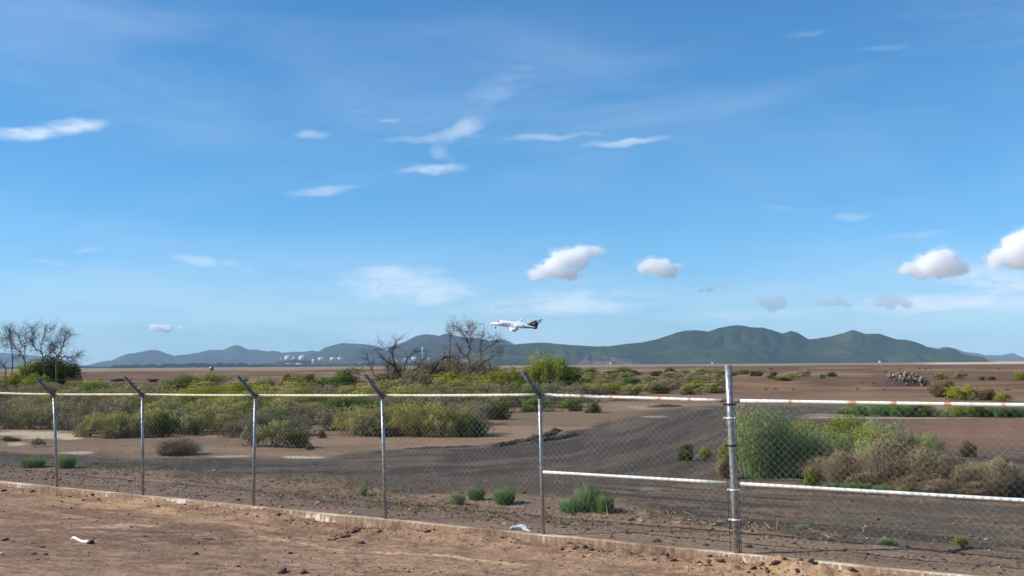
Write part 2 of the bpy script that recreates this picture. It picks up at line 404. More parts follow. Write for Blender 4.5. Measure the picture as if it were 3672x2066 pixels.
def ridge(name, prof, D, W, mat, seed, spur=60.0, depthk=.35, step=3.0, back=.7):
    xs = np.arange(prof[0][0], prof[-1][0] + .1, step); ys = np.interp(xs, [p[0] for p in prof], [p[1] for p in prof])
    ker = np.array([.1, .2, .4, .2, .1]); yp = np.pad(ys, 2, mode='edge'); ys = np.convolve(yp, ker, 'valid')
    ys = ys + (fbm(xs * .09, xs * 0 + seed, seed, 4, .6) - .5) * 2.6
    C = np.array([at(x, y, D) for x, y in zip(xs, ys)]); top = np.maximum(C[:, 2], 1.0)
    nr = 46; tt = np.concatenate([-np.linspace(1, 0, nr) ** 1.15, np.linspace(0, 1, 14)[1:]])
    V = []
    for tv in tt:
        d = tv * W if tv < 0 else tv * W * back
        Y = D + d; X = C[:, 0] * (Y / D)
        sh = np.cos(np.clip(abs(tv), 0, 1) * math.pi / 2) ** 1.15
        wob = (fbm(X / (spur * 2.2), np.full_like(X, Y / (spur * 1.5)), seed + 5, 3) - .5) * 3.0 + tv * .55
        rg = 1 - np.abs(2 * vn(X / spur + wob, np.full_like(X, Y / (spur * 3.2)), seed + 9) - 1)
        rg2 = 1 - np.abs(2 * fbm(X / (spur * .35) + wob * 2, np.full_like(X, Y / spur), seed + 13, 3) - 1)
        carve = 1 - 1.35 * depthk * (.72 * rg ** 1.3 + .28 * rg2) * sst(abs(tv), 0, .22)
        Z = top * sh * carve - 3.0 * abs(tv) ** 4 - (0 if abs(tv) < .999 else 2)
        V.append(np.stack([X, np.full_like(X, Y), Z], 1))
    V = np.concatenate(V); k = len(xs); i = np.arange(len(tt) - 1)[:, None] * k; j = np.arange(k - 1)[None, :]
    F = np.stack([i + j, i + j + 1, i + k + j + 1, i + k + j], -1).reshape(-1, 4)
    o = mesh_np(name, V, F, mat, None, None, True); tag(o, kind='structure'); return o


HG = hill_mat('hill_scrub_green', lin(28, 40, 28), lin(44, 58, 32), lin(72, 78, 46), .004)
HB = hill_mat('hill_scrub_far', lin(34, 40, 36), lin(46, 50, 40), lin(62, 58, 48), .0025)
ridge('hills', [(3230, 1300), (3326, 1243), (3362, 1249), (3391, 1243), (3427, 1250), (3455, 1261), (3505, 1267), (3534, 1274), (3595, 1274), (3631, 1266), (3672, 1283), (3720, 1288), (3800, 1299)], 9500, 1500, HB, 2, 500)
ridge('hills', [(1690, 1262), (1740, 1250), (1760, 1244), (1781, 1237), (1840, 1236), (1894, 1231), (1948, 1228), (1994, 1233), (2055, 1238), (2145, 1243), (2199, 1240), (2253, 1232), (2306, 1228), (2360, 1215), (2400, 1202), (2443, 1188), (2486, 1184), (2515, 1185), (2540, 1190), (2576, 1177), (2611, 1169), (2651, 1166), (2694, 1174), (2737, 1175), (2760, 1181), (2806, 1196), (2838, 1186), (2860, 1193), (2899, 1217), (2931, 1214), (2985, 1205), (3025, 1194), (3061, 1182), (3100, 1197), (3157, 1197), (3183, 1207), (3218, 1217), (3247, 1218), (3287, 1227), (3326, 1245), (3362, 1254), (3401, 1245), (3427, 1254), (3455, 1270), (3523, 1279), (3552, 1297), (3570, 1303)], 4300, 620, HG, 5, 300, .80)
ridge('hills', [(1700, 1240), (1760, 1220), (1799, 1217), (1821, 1222), (1840, 1233), (1900, 1250)], 9000, 1200, HB, 8, 380)
ridge('hills', [(1370, 1275), (1385, 1258), (1415, 1238), (1433, 1233), (1458, 1224), (1480, 1211), (1501, 1202), (1530, 1199), (1559, 1202), (1573, 1206), (1595, 1196), (1623, 1202), (1656, 1208), (1681, 1211), (1717, 1213), (1745, 1219), (1790, 1240), (1850, 1275)], 6200, 900, HB, 11, 260, .4)
ridge('hills', [(1080, 1290), (1117, 1266), (1142, 1261), (1164, 1247), (1193, 1238), (1229, 1230), (1264, 1232), (1322, 1236), (1351, 1242), (1379, 1252), (1410, 1268), (1470, 1300)], 7300, 900, HB, 14, 300)
ridge('hills', [(230, 1322), (280, 1312), (323, 1308), (359, 1297), (388, 1294), (405, 1292), (431, 1278), (459, 1269), (502, 1263), (531, 1256), (553, 1254), (574, 1258), (596, 1267), (624, 1276), (664, 1272), (710, 1265), (750, 1255), (804, 1254), (822, 1244), (847, 1237), (868, 1243), (890, 1254), (920, 1254), (956, 1260), (985, 1258), (1013, 1265), (1050, 1262), (1092, 1261), (1117, 1257), (1142, 1261), (1200, 1290), (1240, 1305)], 9000, 1300, HB, 17, 420, .4)
ridge('hills', [(-300, 1290), (-120, 1262), (0, 1265), (36, 1267), (72, 1272), (130, 1276), (180, 1282), (225, 1290), (251, 1301), (280, 1312), (330, 1324)], 10500, 1300, HB, 21, 420)
# ------------------------------------------------------------------ haze
hm = bpy.data.materials.new('haze_air'); hm.use_nodes = True; t = hm.node_tree; t.nodes.clear(); n = N(t)
pv = n('ShaderNodeVolumePrincipled', {'Color': (.50, .74, 1.0, 1), 'Density': 6.0e-5, 'Anisotropy': 0.0})
n('ShaderNodeOutputMaterial', {1: pv.outputs[0]})
q = Q(); q.box((0, 5900, 129), (17000, 12600, 262)); tag(q.build('haze', hm), kind='stuff')

# ------------------------------------------------------------------ cumulus clouds (real volumes, 8 km away)
def cloud_mat(name, dens, colr=(1, 1, 1, 1)):
    m = bpy.data.materials.new(name); m.use_nodes = True; t = m.node_tree; t.nodes.clear(); n = N(t)
    pos = n('ShaderNodeNewGeometry').outputs['Position']
    v = n('ShaderNodeVolumePrincipled', {'Color': colr, 'Density': dens, 'Anisotropy': 0.2})
    n('ShaderNodeOutputMaterial', {1: v.outputs[0]})
    return m


CM = cloud_mat('cloud_vapour', .020); CF = cloud_mat('fringe_vapour', .0032); CT = cloud_mat('shade_tinted_vapour', .009, (.70, .78, .88, 1))  # thin cloud's grey-blue is the puffs' shade, put into the vapour colour
def ico(c, r, sub=3):
    import bmesh
    bm = bmesh.new(); bmesh.ops.create_icosphere(bm, subdivisions=sub, radius=1.0)
    V = np.array([v.co for v in bm.verts]); F = np.array([[v.index for v in f.verts] for f in bm.faces]); bm.free()
    return V * r + c, F


def cloud(lobes, label, seed, mat, Y=8000.0):
    """lobes: photo px centre, radius px; each is filled out with smaller puffs"""
    r = np.random.default_rng(seed); Vs, Fs, k = [], [], 0; pxm = Y / FPX
    for lx, ly, lr in lobes:
        c = at(lx, ly, Y); lr = lr * 1.12
        pts = [(c, lr * pxm)]
        for _ in range(20):
            d = r.normal(size=3); d /= np.linalg.norm(d); d[2] = abs(d[2]) if r.random() < .75 else d[2] * .5
            pts.append((c + d * lr * pxm * .85 * np.array([1.15, 1.1, .8]), lr * pxm * r.uniform(.16, .5)))
        for pc, pr in pts:
            V, F = ico(pc, pr * np.array([1.1, 1.1, .85])); Vs.append(V); Fs.append(F + k); k += len(V)
    V = np.concatenate(Vs); F = np.concatenate(Fs); cen = V.mean(0)
    o = mesh_np('cloud', V - cen, F, None, None, None, False, cen)
    md = o.modifiers.new('join', 'REMESH'); md.mode = 'VOXEL'; md.voxel_size = pxm * 3.2
    dg = bpy.context.evaluated_depsgraph_get(); me = bpy.data.meshes.new_from_object(o.evaluated_get(dg)); o.modifiers.clear(); o.data = me
    co = np.empty(len(me.vertices) * 3, dtype=np.float32); me.vertices.foreach_get('co', co); co = co.reshape(-1, 3)
    nr = np.empty(len(me.vertices) * 3, dtype=np.float32); me.vertices.foreach_get('normal', nr); nr = nr.reshape(-1, 3)
    f_ = 1 / (pxm * 15)
    dsp = (fbm(co[:, 0] * f_ + co[:, 1] * f_ * .7, co[:, 2] * f_ + co[:, 1] * f_ * .4, seed, 4, .6) - .55) * pxm * 20
    me.vertices.foreach_set('co', (co + nr * dsp[:, None]).ravel()); me.update()
    me.materials.clear(); me.materials.append(mat)
    fr = me.copy(); fr.materials.clear(); fr.materials.append(CF)      # thin torn fringe of vapour round the dense core
    d2 = (fbm(co[:, 0] * f_ * .5 + co[:, 1] * f_ * .3, co[:, 2] * f_ * .9 + 5, seed + 9, 4, .6) - .36) * pxm * 46
    fr.vertices.foreach_set('co', (co + nr * dsp[:, None] + nr * (pxm * 2.5 + d2[:, None]) * np.array([1.2, 1, .8])).ravel()); fr.update()
    if mat is CM: fo = bpy.data.objects.new('vapour_fringe', fr); COL.objects.link(fo); fo.parent = o
    tag(o, label, 'cloud'); return o


cloud([(1925, 985, 24), (1955, 970, 26), (1985, 950, 30), (2020, 930, 32), (2055, 925, 34), (2085, 910, 28), (2075, 945, 24), (2010, 980, 26), (2045, 985, 22), (2132, 898, 17), (2145, 905, 14)], 'white cumulus cloud leaning up to a small round puff, above the jet', 1, CM)
cloud([(2305, 960, 18), (2335, 950, 25), (2370, 955, 30), (2385, 975, 25), (2400, 965, 24), (2345, 970, 18), (2410, 985, 14)], 'compact white cumulus cloud above the green hills', 2, CM)
cloud([(3245, 970, 18), (3262, 962, 20), (3320, 960, 36), (3355, 940, 38), (3390, 925, 32), (3410, 960, 34), (3370, 975, 26), (3300, 985, 18), (3450, 970, 18)], 'bright heaped cumulus cloud with a grey puff at its lower edge', 3, CM)
cloud([(3572, 930, 26), (3606, 915, 34), (3648, 885, 44), (3690, 866, 46), (3640, 935, 34), (3700, 925, 52), (3560, 950, 16)], 'tallest and brightest cumulus cloud, cut by the edge of the photo', 4, CM)
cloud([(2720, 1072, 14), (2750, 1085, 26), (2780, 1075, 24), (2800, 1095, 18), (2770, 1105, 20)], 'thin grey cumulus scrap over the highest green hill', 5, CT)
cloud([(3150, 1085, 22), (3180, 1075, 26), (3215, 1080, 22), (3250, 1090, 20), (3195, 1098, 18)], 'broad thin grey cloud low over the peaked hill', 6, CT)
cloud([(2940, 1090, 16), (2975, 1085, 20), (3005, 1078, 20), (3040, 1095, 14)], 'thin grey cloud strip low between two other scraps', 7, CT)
cloud([(556, 1174, 14), (574, 1180, 12), (600, 1180, 15), (648, 1177, 11)], 'small white cloud row low over the blue hills', 8, cloud_mat('low_cloud_vapour', .04))
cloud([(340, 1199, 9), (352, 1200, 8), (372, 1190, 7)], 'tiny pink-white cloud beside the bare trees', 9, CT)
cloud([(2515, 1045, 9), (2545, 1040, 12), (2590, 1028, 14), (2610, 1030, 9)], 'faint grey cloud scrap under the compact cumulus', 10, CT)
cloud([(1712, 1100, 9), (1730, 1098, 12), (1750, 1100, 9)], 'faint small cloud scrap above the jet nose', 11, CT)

# ------------------------------------------------------------------ materials
M = {}
M['galv'] = pmat('galvanised_steel', lin(176, 174, 168), .42, .55, .4, (60, .25, .004), lin(126, 128, 130), 26)
M['galvd'] = pmat('weathered_steel', lin(128, 132, 138), .6, .2, .4, (60, .25, .004), lin(86, 90, 98), 20)
M['wire'] = pmat('fence_wire', lin(136, 134, 126), .5, .1, .4, None, lin(84, 82, 76), 3)
M['barb'] = pmat('barbed_steel', lin(84, 74, 68), .7, .4, .3, None, lin(60, 48, 44), 6)
M['rust'] = pmat('rust', lin(104, 66, 50), .85, .1, .2, (80, .4, .003), lin(74, 46, 38), 30)
M['white_rail'] = pmat('white_painted_pipe', lin(228, 228, 220), .45, 0, .4, (50, .15, .002), lin(206, 204, 190), 7)
M['cream_rail'] = pmat('cream_painted_pipe', lin(222, 214, 186), .5, 0, .4, (50, .15, .002), lin(200, 188, 152), 7)


def rust_rail():
    m = bpy.data.materials.new('rust_banded_pipe'); m.use_nodes = True; t = m.node_tree; t.nodes.clear(); n = N(t)
    pos = n('ShaderNodeNewGeometry').outputs['Position']; al = n.mapv(pos, (1, 1, 1), (0, 0, -fa)); s_ = n('ShaderNodeSeparateXYZ', {0: al}).outputs[0]
    band = n.noise(n('ShaderNodeCombineXYZ', {0: n.math('MULTIPLY', s_, 4.6)}).outputs[0], 1.0, 1.5, .5)
    br = n.noise(pos, 40, 3, .6); f = n.rng(n.math('ADD', band, n.math('MULTIPLY', br, .10)), .60, .67)
    f2 = n.rng(n.noise(n('ShaderNodeCombineXYZ', {0: n.math('MULTIPLY', s_, 3.1), 1: 4.0}).outputs[0], 1, 2, .5), .52, .6)
    c = n.mix(n.math('MULTIPLY', f2, .5), lin(232, 230, 222), lin(226, 204, 150)); c = n.mix(n.math('MULTIPLY', f, .85), c, lin(200, 122, 74))
    b = n('ShaderNodeBsdfPrincipled', {'Base Color': c, 'Roughness': .55}); n('ShaderNodeOutputMaterial', {0: b.outputs[0]}); return m


M['rust_rail'] = rust_rail()


def kerb_mat():
    m = bpy.data.materials.new('stained_concrete'); m.use_nodes = True; t = m.node_tree; t.nodes.clear(); n = N(t)
    pos = n('ShaderNodeNewGeometry').outputs['Position']; al = n.mapv(pos, (1, 1, 1), (0, 0, -fa)); sep = n('ShaderNodeSeparateXYZ', {0: al})
    nn = n.noise(n.mapv(al, (.55, 1, 1.2)), 1.3, 6, .62); nf = n.noise(n.mapv(al, (1, 1, .35)), 15, 5, .7)
    up = n('ShaderNodeSeparateXYZ', {0: n('ShaderNodeNewGeometry').outputs['Normal']}).outputs[2]
    sal = n('ShaderNodeSeparateXYZ', {0: n.mapv(n('ShaderNodeVectorMath', {0: pos, 1: (float(FORG[0]), float(FORG[1]), 0)}, operation='SUBTRACT').outputs[0], (1, 1, 1), (0, 0, -fa))}).outputs[0]
    wash = n.math('MULTIPLY', n.rng(sal, .7 * FSTEP, 1.3 * FSTEP), n.rng(sal, 2.9 * FSTEP, 2.2 * FSTEP))        # the stretch that kept its whitewash
    k = n.math('ADD', n.math('ADD', n.math('MULTIPLY', nn, .50), n.math('MULTIPLY', nf, .50)), n.math('MULTIPLY', wash, .05))
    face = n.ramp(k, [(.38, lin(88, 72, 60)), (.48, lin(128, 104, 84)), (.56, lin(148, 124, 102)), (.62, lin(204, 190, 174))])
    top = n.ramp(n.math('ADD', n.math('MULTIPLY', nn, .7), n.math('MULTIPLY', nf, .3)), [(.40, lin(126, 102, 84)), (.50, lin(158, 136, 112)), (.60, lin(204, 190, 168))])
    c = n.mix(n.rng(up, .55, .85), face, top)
    bp = n('ShaderNodeBump', {'Height': nf, 'Strength': .7, 'Distance': .02})
    b = n('ShaderNodeBsdfPrincipled', {'Base Color': c, 'Roughness': .92, 'Specular IOR Level': .15, 'Normal': bp.outputs[0]}); n('ShaderNodeOutputMaterial', {0: b.outputs[0]}); return m


# ------------------------------------------------------------------ kerb under the fence
S0, S1 = -2.6 * FSTEP, 7.6 * FSTEP
KW = .085
ss = np.arange(S0, S1, .05); prof = [(-KW - .02, -.36), (-KW - .008, -.16), (-KW, -.02), (-KW + .012, .0), (0, .003), (KW - .012, 0), (KW, -.02), (KW + .01, -.2)]
V = []
for (o_, z_) in prof:
    X, Y = FORG[0] + FDIR[0] * ss, FORG[1] + FDIR[1] * ss
    jo = (fbm(ss * 3, ss * 0 + z_ * 20, 7, 4) - .5) * .045 * (o_ < 0) * (z_ < -.01); jz = (fbm(ss * 1.6, ss * 0 + o_ * 9, 12, 4) - .5) * .014
    V.append(np.stack([X + FNRM[0] * (o_ + jo), Y + FNRM[1] * (o_ + jo), z_ + jz], 1))
V = np.concatenate(V); k = len(ss); i = np.arange(len(prof) - 1)[:, None] * k; j = np.arange(k - 1)[None, :]
F = np.stack([i + j, i + k + j, i + k + j + 1, i + j + 1], -1).reshape(-1, 4)
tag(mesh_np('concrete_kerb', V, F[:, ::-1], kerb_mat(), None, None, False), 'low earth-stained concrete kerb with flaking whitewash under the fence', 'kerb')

# ------------------------------------------------------------------ chain link fence
fence = empty('chain_link_fence', fence_pt(0)); tag(fence, 'chain link fence with grey posts, white pipe rails and barbed wire arms', 'fence')
FO = np.array(fence.location)
def fbuild(q, name, mat, parent=fence, smooth=True):
    o = q.build(name, mat, None, smooth); o.data.transform(Matrix.Translation(-Vector(FO))); o.parent = parent; return o


TOPV = [(135, 990), (358, 990), (642, 992), (961, 992), (1357, 990)]
posts = []                                           # (base, top)
for i in range(-2, 5):
    b_ = fence_pt(i * FSTEP, 0, 0)
    if i >= 0:
        b_ = fence_pt(fence_uv(PB[i][0], PB[i][1])[0], 0, 0); tp = at(TOPV[i][0] * V2S, TOPV[i][1] * V2S, b_[1])
    else: tp = b_ + np.array([-.01, 0, 1.92])
    posts.append((b_, tp))
arms = []
for (b_, tp) in posts:
    q = Q(); q.tube([b_ + (0, 0, -.05), b_ * .5 + tp * .5, tp], .0275, 12); po = fbuild(q, 'post', M['galv'])
    q = Q(); q.tube([tp + (0, 0, -.07), tp + (0, 0, .0), tp + (0, 0, .02)], [.036, .036, .03], 12)
    out = np.array([-FNRM[0], -FNRM[1], 0]); tip = tp + out * .42 + np.array([0, 0, .33])
    d = (tip - tp) / np.linalg.norm(tip - tp); side = np.array([FDIR[0], FDIR[1], 0]); nn = np.cross(d, side)
    for sgn in (-1, 1):                               # pressed steel channel
        q.loft([[p + side * (sgn * .022 - .003) - nn * .02, p + side * (sgn * .022 + .003) - nn * .02, p + side * (sgn * .022 + .003) + nn * .02, p + side * (sgn * .022 - .003) + nn * .02] for p in (tp + (0, 0, -.03), tip)])
    q.loft([[p - side * .022 - nn * .023, p + side * .022 - nn * .023, p + side * .022 - nn * .017, p - side * .022 - nn * .017] for p in (tp + (0, 0, -.03), tip)])
    fbuild(q, 'barb_arm', M['galvd'], po, False)
    arms.append([tp + (tip - tp) * k for k in (.30, .62, .93)])
# thick corner post
gb = fence_pt(fence_uv(PB[5][0], PB[5][1])[0], 0, 0); gt = at(1831 * V2S, 920 * V2S, gb[1]); gl = gt - gb
q = Q(); q.tube([gb + (0, 0, -.05), gb + gl * .33, gb + gl * .66, gt], .045, 18)
q.tube([gt, gt + gl / np.linalg.norm(gl) * .006], [.043, .041], 18); cp = fbuild(q, 'corner_post', M['galv'])
for kz in (.42, .80, 1.37, 1.72, 1.90):
    q = Q(); c0 = gb + gl * (kz / gl[2]); th = np.linspace(0, 2 * math.pi, 22)
    ring = [np.array([math.cos(a) * r_, math.sin(a) * r_, z_]) for a in th[:-1] for (r_, z_) in ((.0485, -.012), (.055, -.012), (.055, .012), (.0485, .012))]
    R = np.array(ring).reshape(21, 4, 3) + c0; R = np.concatenate([R, R[:1]]); q.loft(list(R), False)
    q.box(c0 - np.array([*FDIR, 0]) * .068 - np.array([*FNRM, 0]) * .02, (.034, .016, .03)); q.tube([c0 - np.array([*FDIR, 0]) * .07 - np.array([*FNRM, 0]) * .045, c0 - np.array([*FDIR, 0]) * .07 + np.array([*FNRM, 0]) * .03], .008, 6)
    q.box(c0 + np.array([*FDIR, 0]) * .068, (.034, .016, .03))
    fbuild(q, 'clamp', M['white_rail'] if kz in (.42, .80, 1.72) else M['rust'], cp)
for sd in (-1, 1):
    q = Q(); p0 = gb + np.array([*FDIR, 0]) * .078 * sd - np.array([*FNRM, 0]) * .03; q.tube([p0 + (0, 0, .02), p0 + gl * .45, p0 + gl * (1.93 / gl[2])], .0045, 6); fbuild(q, 'tension_bar', M['rust'])
posts.append((gb, gt)); GRT = gb + gl * (1.965 / gl[2])
RAILZ = [p[1] for p in posts[:-1]] + [GRT]
endb = fence_pt(fence_uv(*gb[:2])[0] + 1.62 * FSTEP, 0, 0); endt = endb + (-.02, 0, 1.99)
q = Q(); q.tube([endb + (0, 0, -.05), endt], .048, 18); fbuild(q, 'corner_post', M['galv'])
RAILZ.append(endt + (0, 0, -.03)); posts.append((endb, endt))
SOFF = np.array([*FDIR, 0])
for i in range(len(RAILZ) - 1):
    a_, b_ = RAILZ[i] + SOFF * .035 - (0, 0, .02), RAILZ[i + 1] - SOFF * .035 - (0, 0, .02)
    if i >= 6: a_ = a_ + SOFF * (.0 if i == 6 else .05); b_ = b_ - SOFF * .05
    nseg = 8; P = [a_ + (b_ - a_) * k / nseg - np.array([0, 0, .003 * math.sin(math.pi * k / nseg) * (i % 2)]) for k in range(nseg + 1)]
    q = Q(); q.tube(P, .0225, 12); rl = fbuild(q, 'top_rail', M['rust_rail'] if i >= 6 else M['cream_rail'])
    for e, o_ in ((a_, 1), (b_, -1)):                 # rail end cups
        q = Q(); q.tube([e - SOFF * .03 * o_, e + SOFF * .03 * o_, e + SOFF * .06 * o_], [.018, .027, .026], 12); fbuild(q, 'rail_end', M['galvd'], rl)
    if i >= 6:
        f0, f1 = (posts[i], posts[i + 1]); z0 = .885
        a2 = f0[0] + (f0[1] - f0[0]) * (z0 / (f0[1] - f0[0])[2]) + SOFF * (.03 if i == 6 else .085); b2 = f1[0] + (f1[1] - f1[0]) * (z0 / (f1[1] - f1[0])[2]) - SOFF * .085
        q = Q(); q.tube([a2 + (b2 - a2) * k / 6 for k in range(7)], .0225, 12); fbuild(q, 'brace_rail', M['white_rail'])
# woven wire mesh, one panel per bay
WW, WH = .049, .046
for i in range(len(posts) - 1):
    b0, b1 = posts[i][0], posts[i + 1][0]; t0, t1 = RAILZ[i], RAILZ[i + 1]
    Lb = np.linalg.norm(b1 - b0); nw = int(Lb / WW); nz = int(1.93 / WH); q = Q(); r_ = .0021
    jz = np.arange(nz + 1)
    for k in range(nw):
        s_ = (k + ((jz + (k % 2)) % 2)) / nw; zf = (.03 + jz * WH) / (.03 + nz * WH) * .995
        bow = .014 * np.sin(s_ * math.pi * 2 + i) * np.sin(zf * math.pi); dep = np.where((jz % 2) == 0, .0026, -.0026)
        B = b0[None] + (b1 - b0)[None] * s_[:, None]; T = t0[None] + (t1 - t0)[None] * s_[:, None]
        P = B + (T - B) * zf[:, None] - np.array([*FNRM, 0])[None] * (.034 + bow + dep)[:, None] + np.array([0, 0, .015])
        q.tube(P, r_, 3, False)
    fbuild(q, 'wire_mesh', M['wire'])
# barbed wire, three strands
for st in range(3):
    q = Q(); P = []
    ends = [a[st] for a in arms] + [gb + gl * ((2.07 + .12 * st) / gl[2]) + SOFF * -.05]
    ends += [ends[-1] + SOFF * .1, endb + (0, 0, 2.07 + .12 * st)] if False else []
    for a_, b_ in zip(ends[:-1], ends[1:]):
        for k in range(16):
            u = k / 16; P.append(a_ + (b_ - a_) * u - np.array([0, 0, .03 * math.sin(math.pi * u)]))
    P.append(ends[-1]); P = np.array(P); q.tube(P, .0032, 4)
    Ls = np.concatenate([[0], np.cumsum(np.linalg.norm(np.diff(P, axis=0), axis=1))])
    for d in np.arange(.05, Ls[-1], .125):
        p = np.array([np.interp(d, Ls, P[:, a]) for a in range(3)])
        for v in ((.2, .2, .9), (-.2, .3, .9)): v = np.array(v) * .016; q.tube([p - v, p + v], .0018, 3)
    fbuild(q, 'barbed_wire', M['barb'])

# ------------------------------------------------------------------ jet taking off
def cyl_rings(sx_, cz, ry, rz, k=20, y0=0.0, ex=2.0):
    th = np.arange(k) * 2 * math.pi / k
    return [np.stack([np.full(k, s), y0 + b * np.cos(th), c + a * np.sin(th)], 1) for s, c, b, a in zip(sx_, cz, ry, rz)]


M['jet_white'] = pmat('jet_white_paint', lin(236, 236, 238), .3, 0, .5); M['jet_dark'] = pmat('jet_dark_paint', lin(36, 28, 44), .35, 0, .5)
M['glass'] = pmat('dark_glass', lin(40, 46, 52), .1, 0, .6); M['jet_grey'] = pmat('jet_grey_metal', lin(150, 156, 160), .4, .3, .5); M['tyre'] = pmat('tyre_rubber', lin(34, 34, 36), .8)
M['gold'] = pmat('pale_emblem', lin(200, 196, 190), .5)
JY = 318.0; jc = at(1760 + 0.0, 1160, JY + 1.0)
jet = empty('business_jet', jc); jet.rotation_mode = 'XYZ'
jet.matrix_world = Matrix.Translation(Vector(jc)) @ Matrix.Rotation(math.radians(-9), 4, 'Z') @ Matrix.Rotation(math.radians(6.6), 4, 'Y') @ Matrix.Rotation(math.radians(15), 4, 'X')
tag(jet, 'small white business jet with dark tail, climbing with its wheels down', 'airplane')
sx_ = [0, .15, .5, 1.0, 1.6, 2.0, 2.5, 3.0, 4.0, 6.0, 7.5, 8.8, 10.0, 11.2, 12.2, 13.0]
tpz = [.0, .14, .27, .40, .52, .64, 1.10, 1.20, 1.20, 1.18, 1.12, .95, .72, .50, .34, .22]
btz = [-.04, -.14, -.26, -.34, -.40, -.43, -.46, -.48, -.50, -.50, -.48, -.42, -.32, -.22, -.14, -.08]
cz = [(a + b) / 2 for a, b in zip(tpz, btz)]; rz = [(a - b) / 2 for a, b in zip(tpz, btz)]
ry = [.02, .16, .30, .45, .58, .66, .74, .79, .80, .80, .78, .66, .5, .36, .26, .16]
q = Q(); q.loft(cyl_rings(sx_, cz, ry, rz, 24)); fus = q.build('fuselage', M['jet_white'], jet, True)
q = Q(); sl_ = [8.7, 9.4, 10.2, 11.2, 12.2, 13.02]   # dark belly and tail cone, a skin just proud of the fuselage
rings = []
for s in sl_:
    c_, a_, b_ = np.interp(s, sx_, cz), np.interp(s, sx_, rz), np.interp(s, sx_, ry); top = np.interp(s, [8.7, 9.4, 11.5, 13], [-.9, -.5, .2, .9])
    th0 = math.asin(max(-1, min(1, top))); th = np.linspace(math.pi - th0, 2 * math.pi + th0, 14)
    o_ = np.stack([np.full(14, s), (b_ + .012) * np.cos(th), c_ + (a_ + .012) * np.sin(th)], 1); i_ = np.stack([np.full(14, s), (b_ - .02) * np.cos(th[::-1]), c_ + (a_ - .02) * np.sin(th[::-1])], 1)
    rings.append(np.concatenate([o_, i_]))
q.loft(rings); q.build('tail_cone', M['jet_dark'], jet, True)
# windscreen
q = Q(); V = []
for s, ang0, ang1, off in ((1.92, 25, 155, .02), (2.46, 30, 150, .025)):
    c_, a_, b_ = np.interp(s, sx_, cz), np.interp(s, sx_, rz), np.interp(s, sx_, ry); th = np.radians(np.linspace(ang0, ang1, 12))
    V.append(np.stack([np.full(12, s), (b_ + off) * np.cos(th), c_ + (a_ + off) * np.sin(th)], 1))
V = np.concatenate(V); V = np.concatenate([V, V - [0, 0, .04]]); f = [(j, j + 1, j + 13, j + 12) for j in range(11)] + [(24 + j, 36 + j, 37 + j, 25 + j) for j in range(11)]
q.add(V, f); q.build('windscreen', M['glass'], jet)
for sd in (-1, 1):
    for k in range(4):
        s = 3.75 + .58 * k; c_ = np.interp(s, sx_, cz) + .18; yb = .80 * math.sqrt(max(0, 1 - (.18 / .85) ** 2)); th = np.arange(12) * math.pi / 6
        q = Q(); q.loft([np.stack([s + .15 * np.cos(th), np.full(12, sd * y), c_ + .21 * np.sin(th)], 1) for y in (yb - .05, yb + .012)]); q.build('window', M['glass'], jet)
def wing(sd, x0, x1, c0, c1, y0, y1, z0, z1, th=.11, name='wing', mat='jet_white', par=jet, ny=5):
    q = Q(); R = []
    for u in np.linspace(0, 1, ny):
        xl, ch, y, z = x0 + (x1 - x0) * u, c0 + (c1 - c0) * u, y0 + (y1 - y0) * u, z0 + (z1 - z0) * u
        P = [(0, 0), (.05, .5), (.3, .85), (.65, .5), (1, .04), (1, -.04), (.6, -.35), (.25, -.55), (.05, -.3)]
        R.append([(xl + a * ch, sd * y, z + b * th * ch * .7) for a, b in P])
    q.loft(R); return q.build(name, M[mat], par, True)
for sd in (-1, 1):
    wg = wing(sd, 5.35, 6.55, 2.5, 1.1, .55, 6.4, -.36, .02)
    wing(sd, 7.55, 7.62, .62, .5, .8, 3.4, -.52, -.36, .10, 'flap', 'jet_white', wg)
    wing(sd, 6.9, 7.5, .95, .5, 6.38, 6.62, .0, .75, .1, 'winglet', 'jet_white', wg)
    nc_ = [6.8, 6.95, 7.4, 8.2, 9.0, 9.7]; nr_ = [.42, .50, .55, .54, .46, .36]
    q = Q(); q.loft(cyl_rings(nc_, [.42] * 6, nr_, nr_, 18, sd * 1.32)); en = q.build('engine', M['jet_white'], jet, True)
    q = Q(); q.loft(cyl_rings([6.785, 6.80], [.42] * 2, [.36, .40], [.36, .40], 18, sd * 1.32)); q.build('intake', M['glass'], en, True)
    q = Q(); q.box((8.3, sd * .85, .40), (1.5, .5, .12)); q.build('pylon', M['jet_white'], en)
    wing(sd, 12.5, 13.65, 1.35, .6, .0, 2.3, 2.12, 2.14, .10, 'tailplane', 'jet_grey', jet)
def finplate(name, pts, hw, mat, par=jet):
    pts = np.array(pts, float); q = Q(); k = len(pts)
    q.loft([np.stack([pts[:, 0], np.full(k, y), pts[:, 1]], 1) for y in (-hw, hw)]); return q.build(name, M[mat], par)
fin = finplate('tail_fin', [(9.6, .72), (10.6, .98), (12.25, 2.10), (12.6, 2.22), (13.5, 2.16), (13.25, 1.2), (13.05, .1), (12.6, -.05), (11.4, .2)], .07, 'jet_dark')
finplate('leading_edge', [(9.3, .85), (10.35, 1.08), (11.95, 2.18), (12.28, 2.2), (10.75, .96), (9.9, .6)], .078, 'jet_white', fin)
finplate('dorsal_blade', [(10.1, 1.12), (10.55, 1.2), (11.55, 2.15), (11.25, 2.22)], .04, 'jet_white', fin)
q = Q(); th = np.arange(14) * 2 * math.pi / 14; q.loft([np.stack([12.05 + .22 * np.cos(th), np.full(14, y), 1.12 + .2 * np.sin(th)], 1) for y in (-.085, .085)]); q.build('emblem', M['gold'], fin)
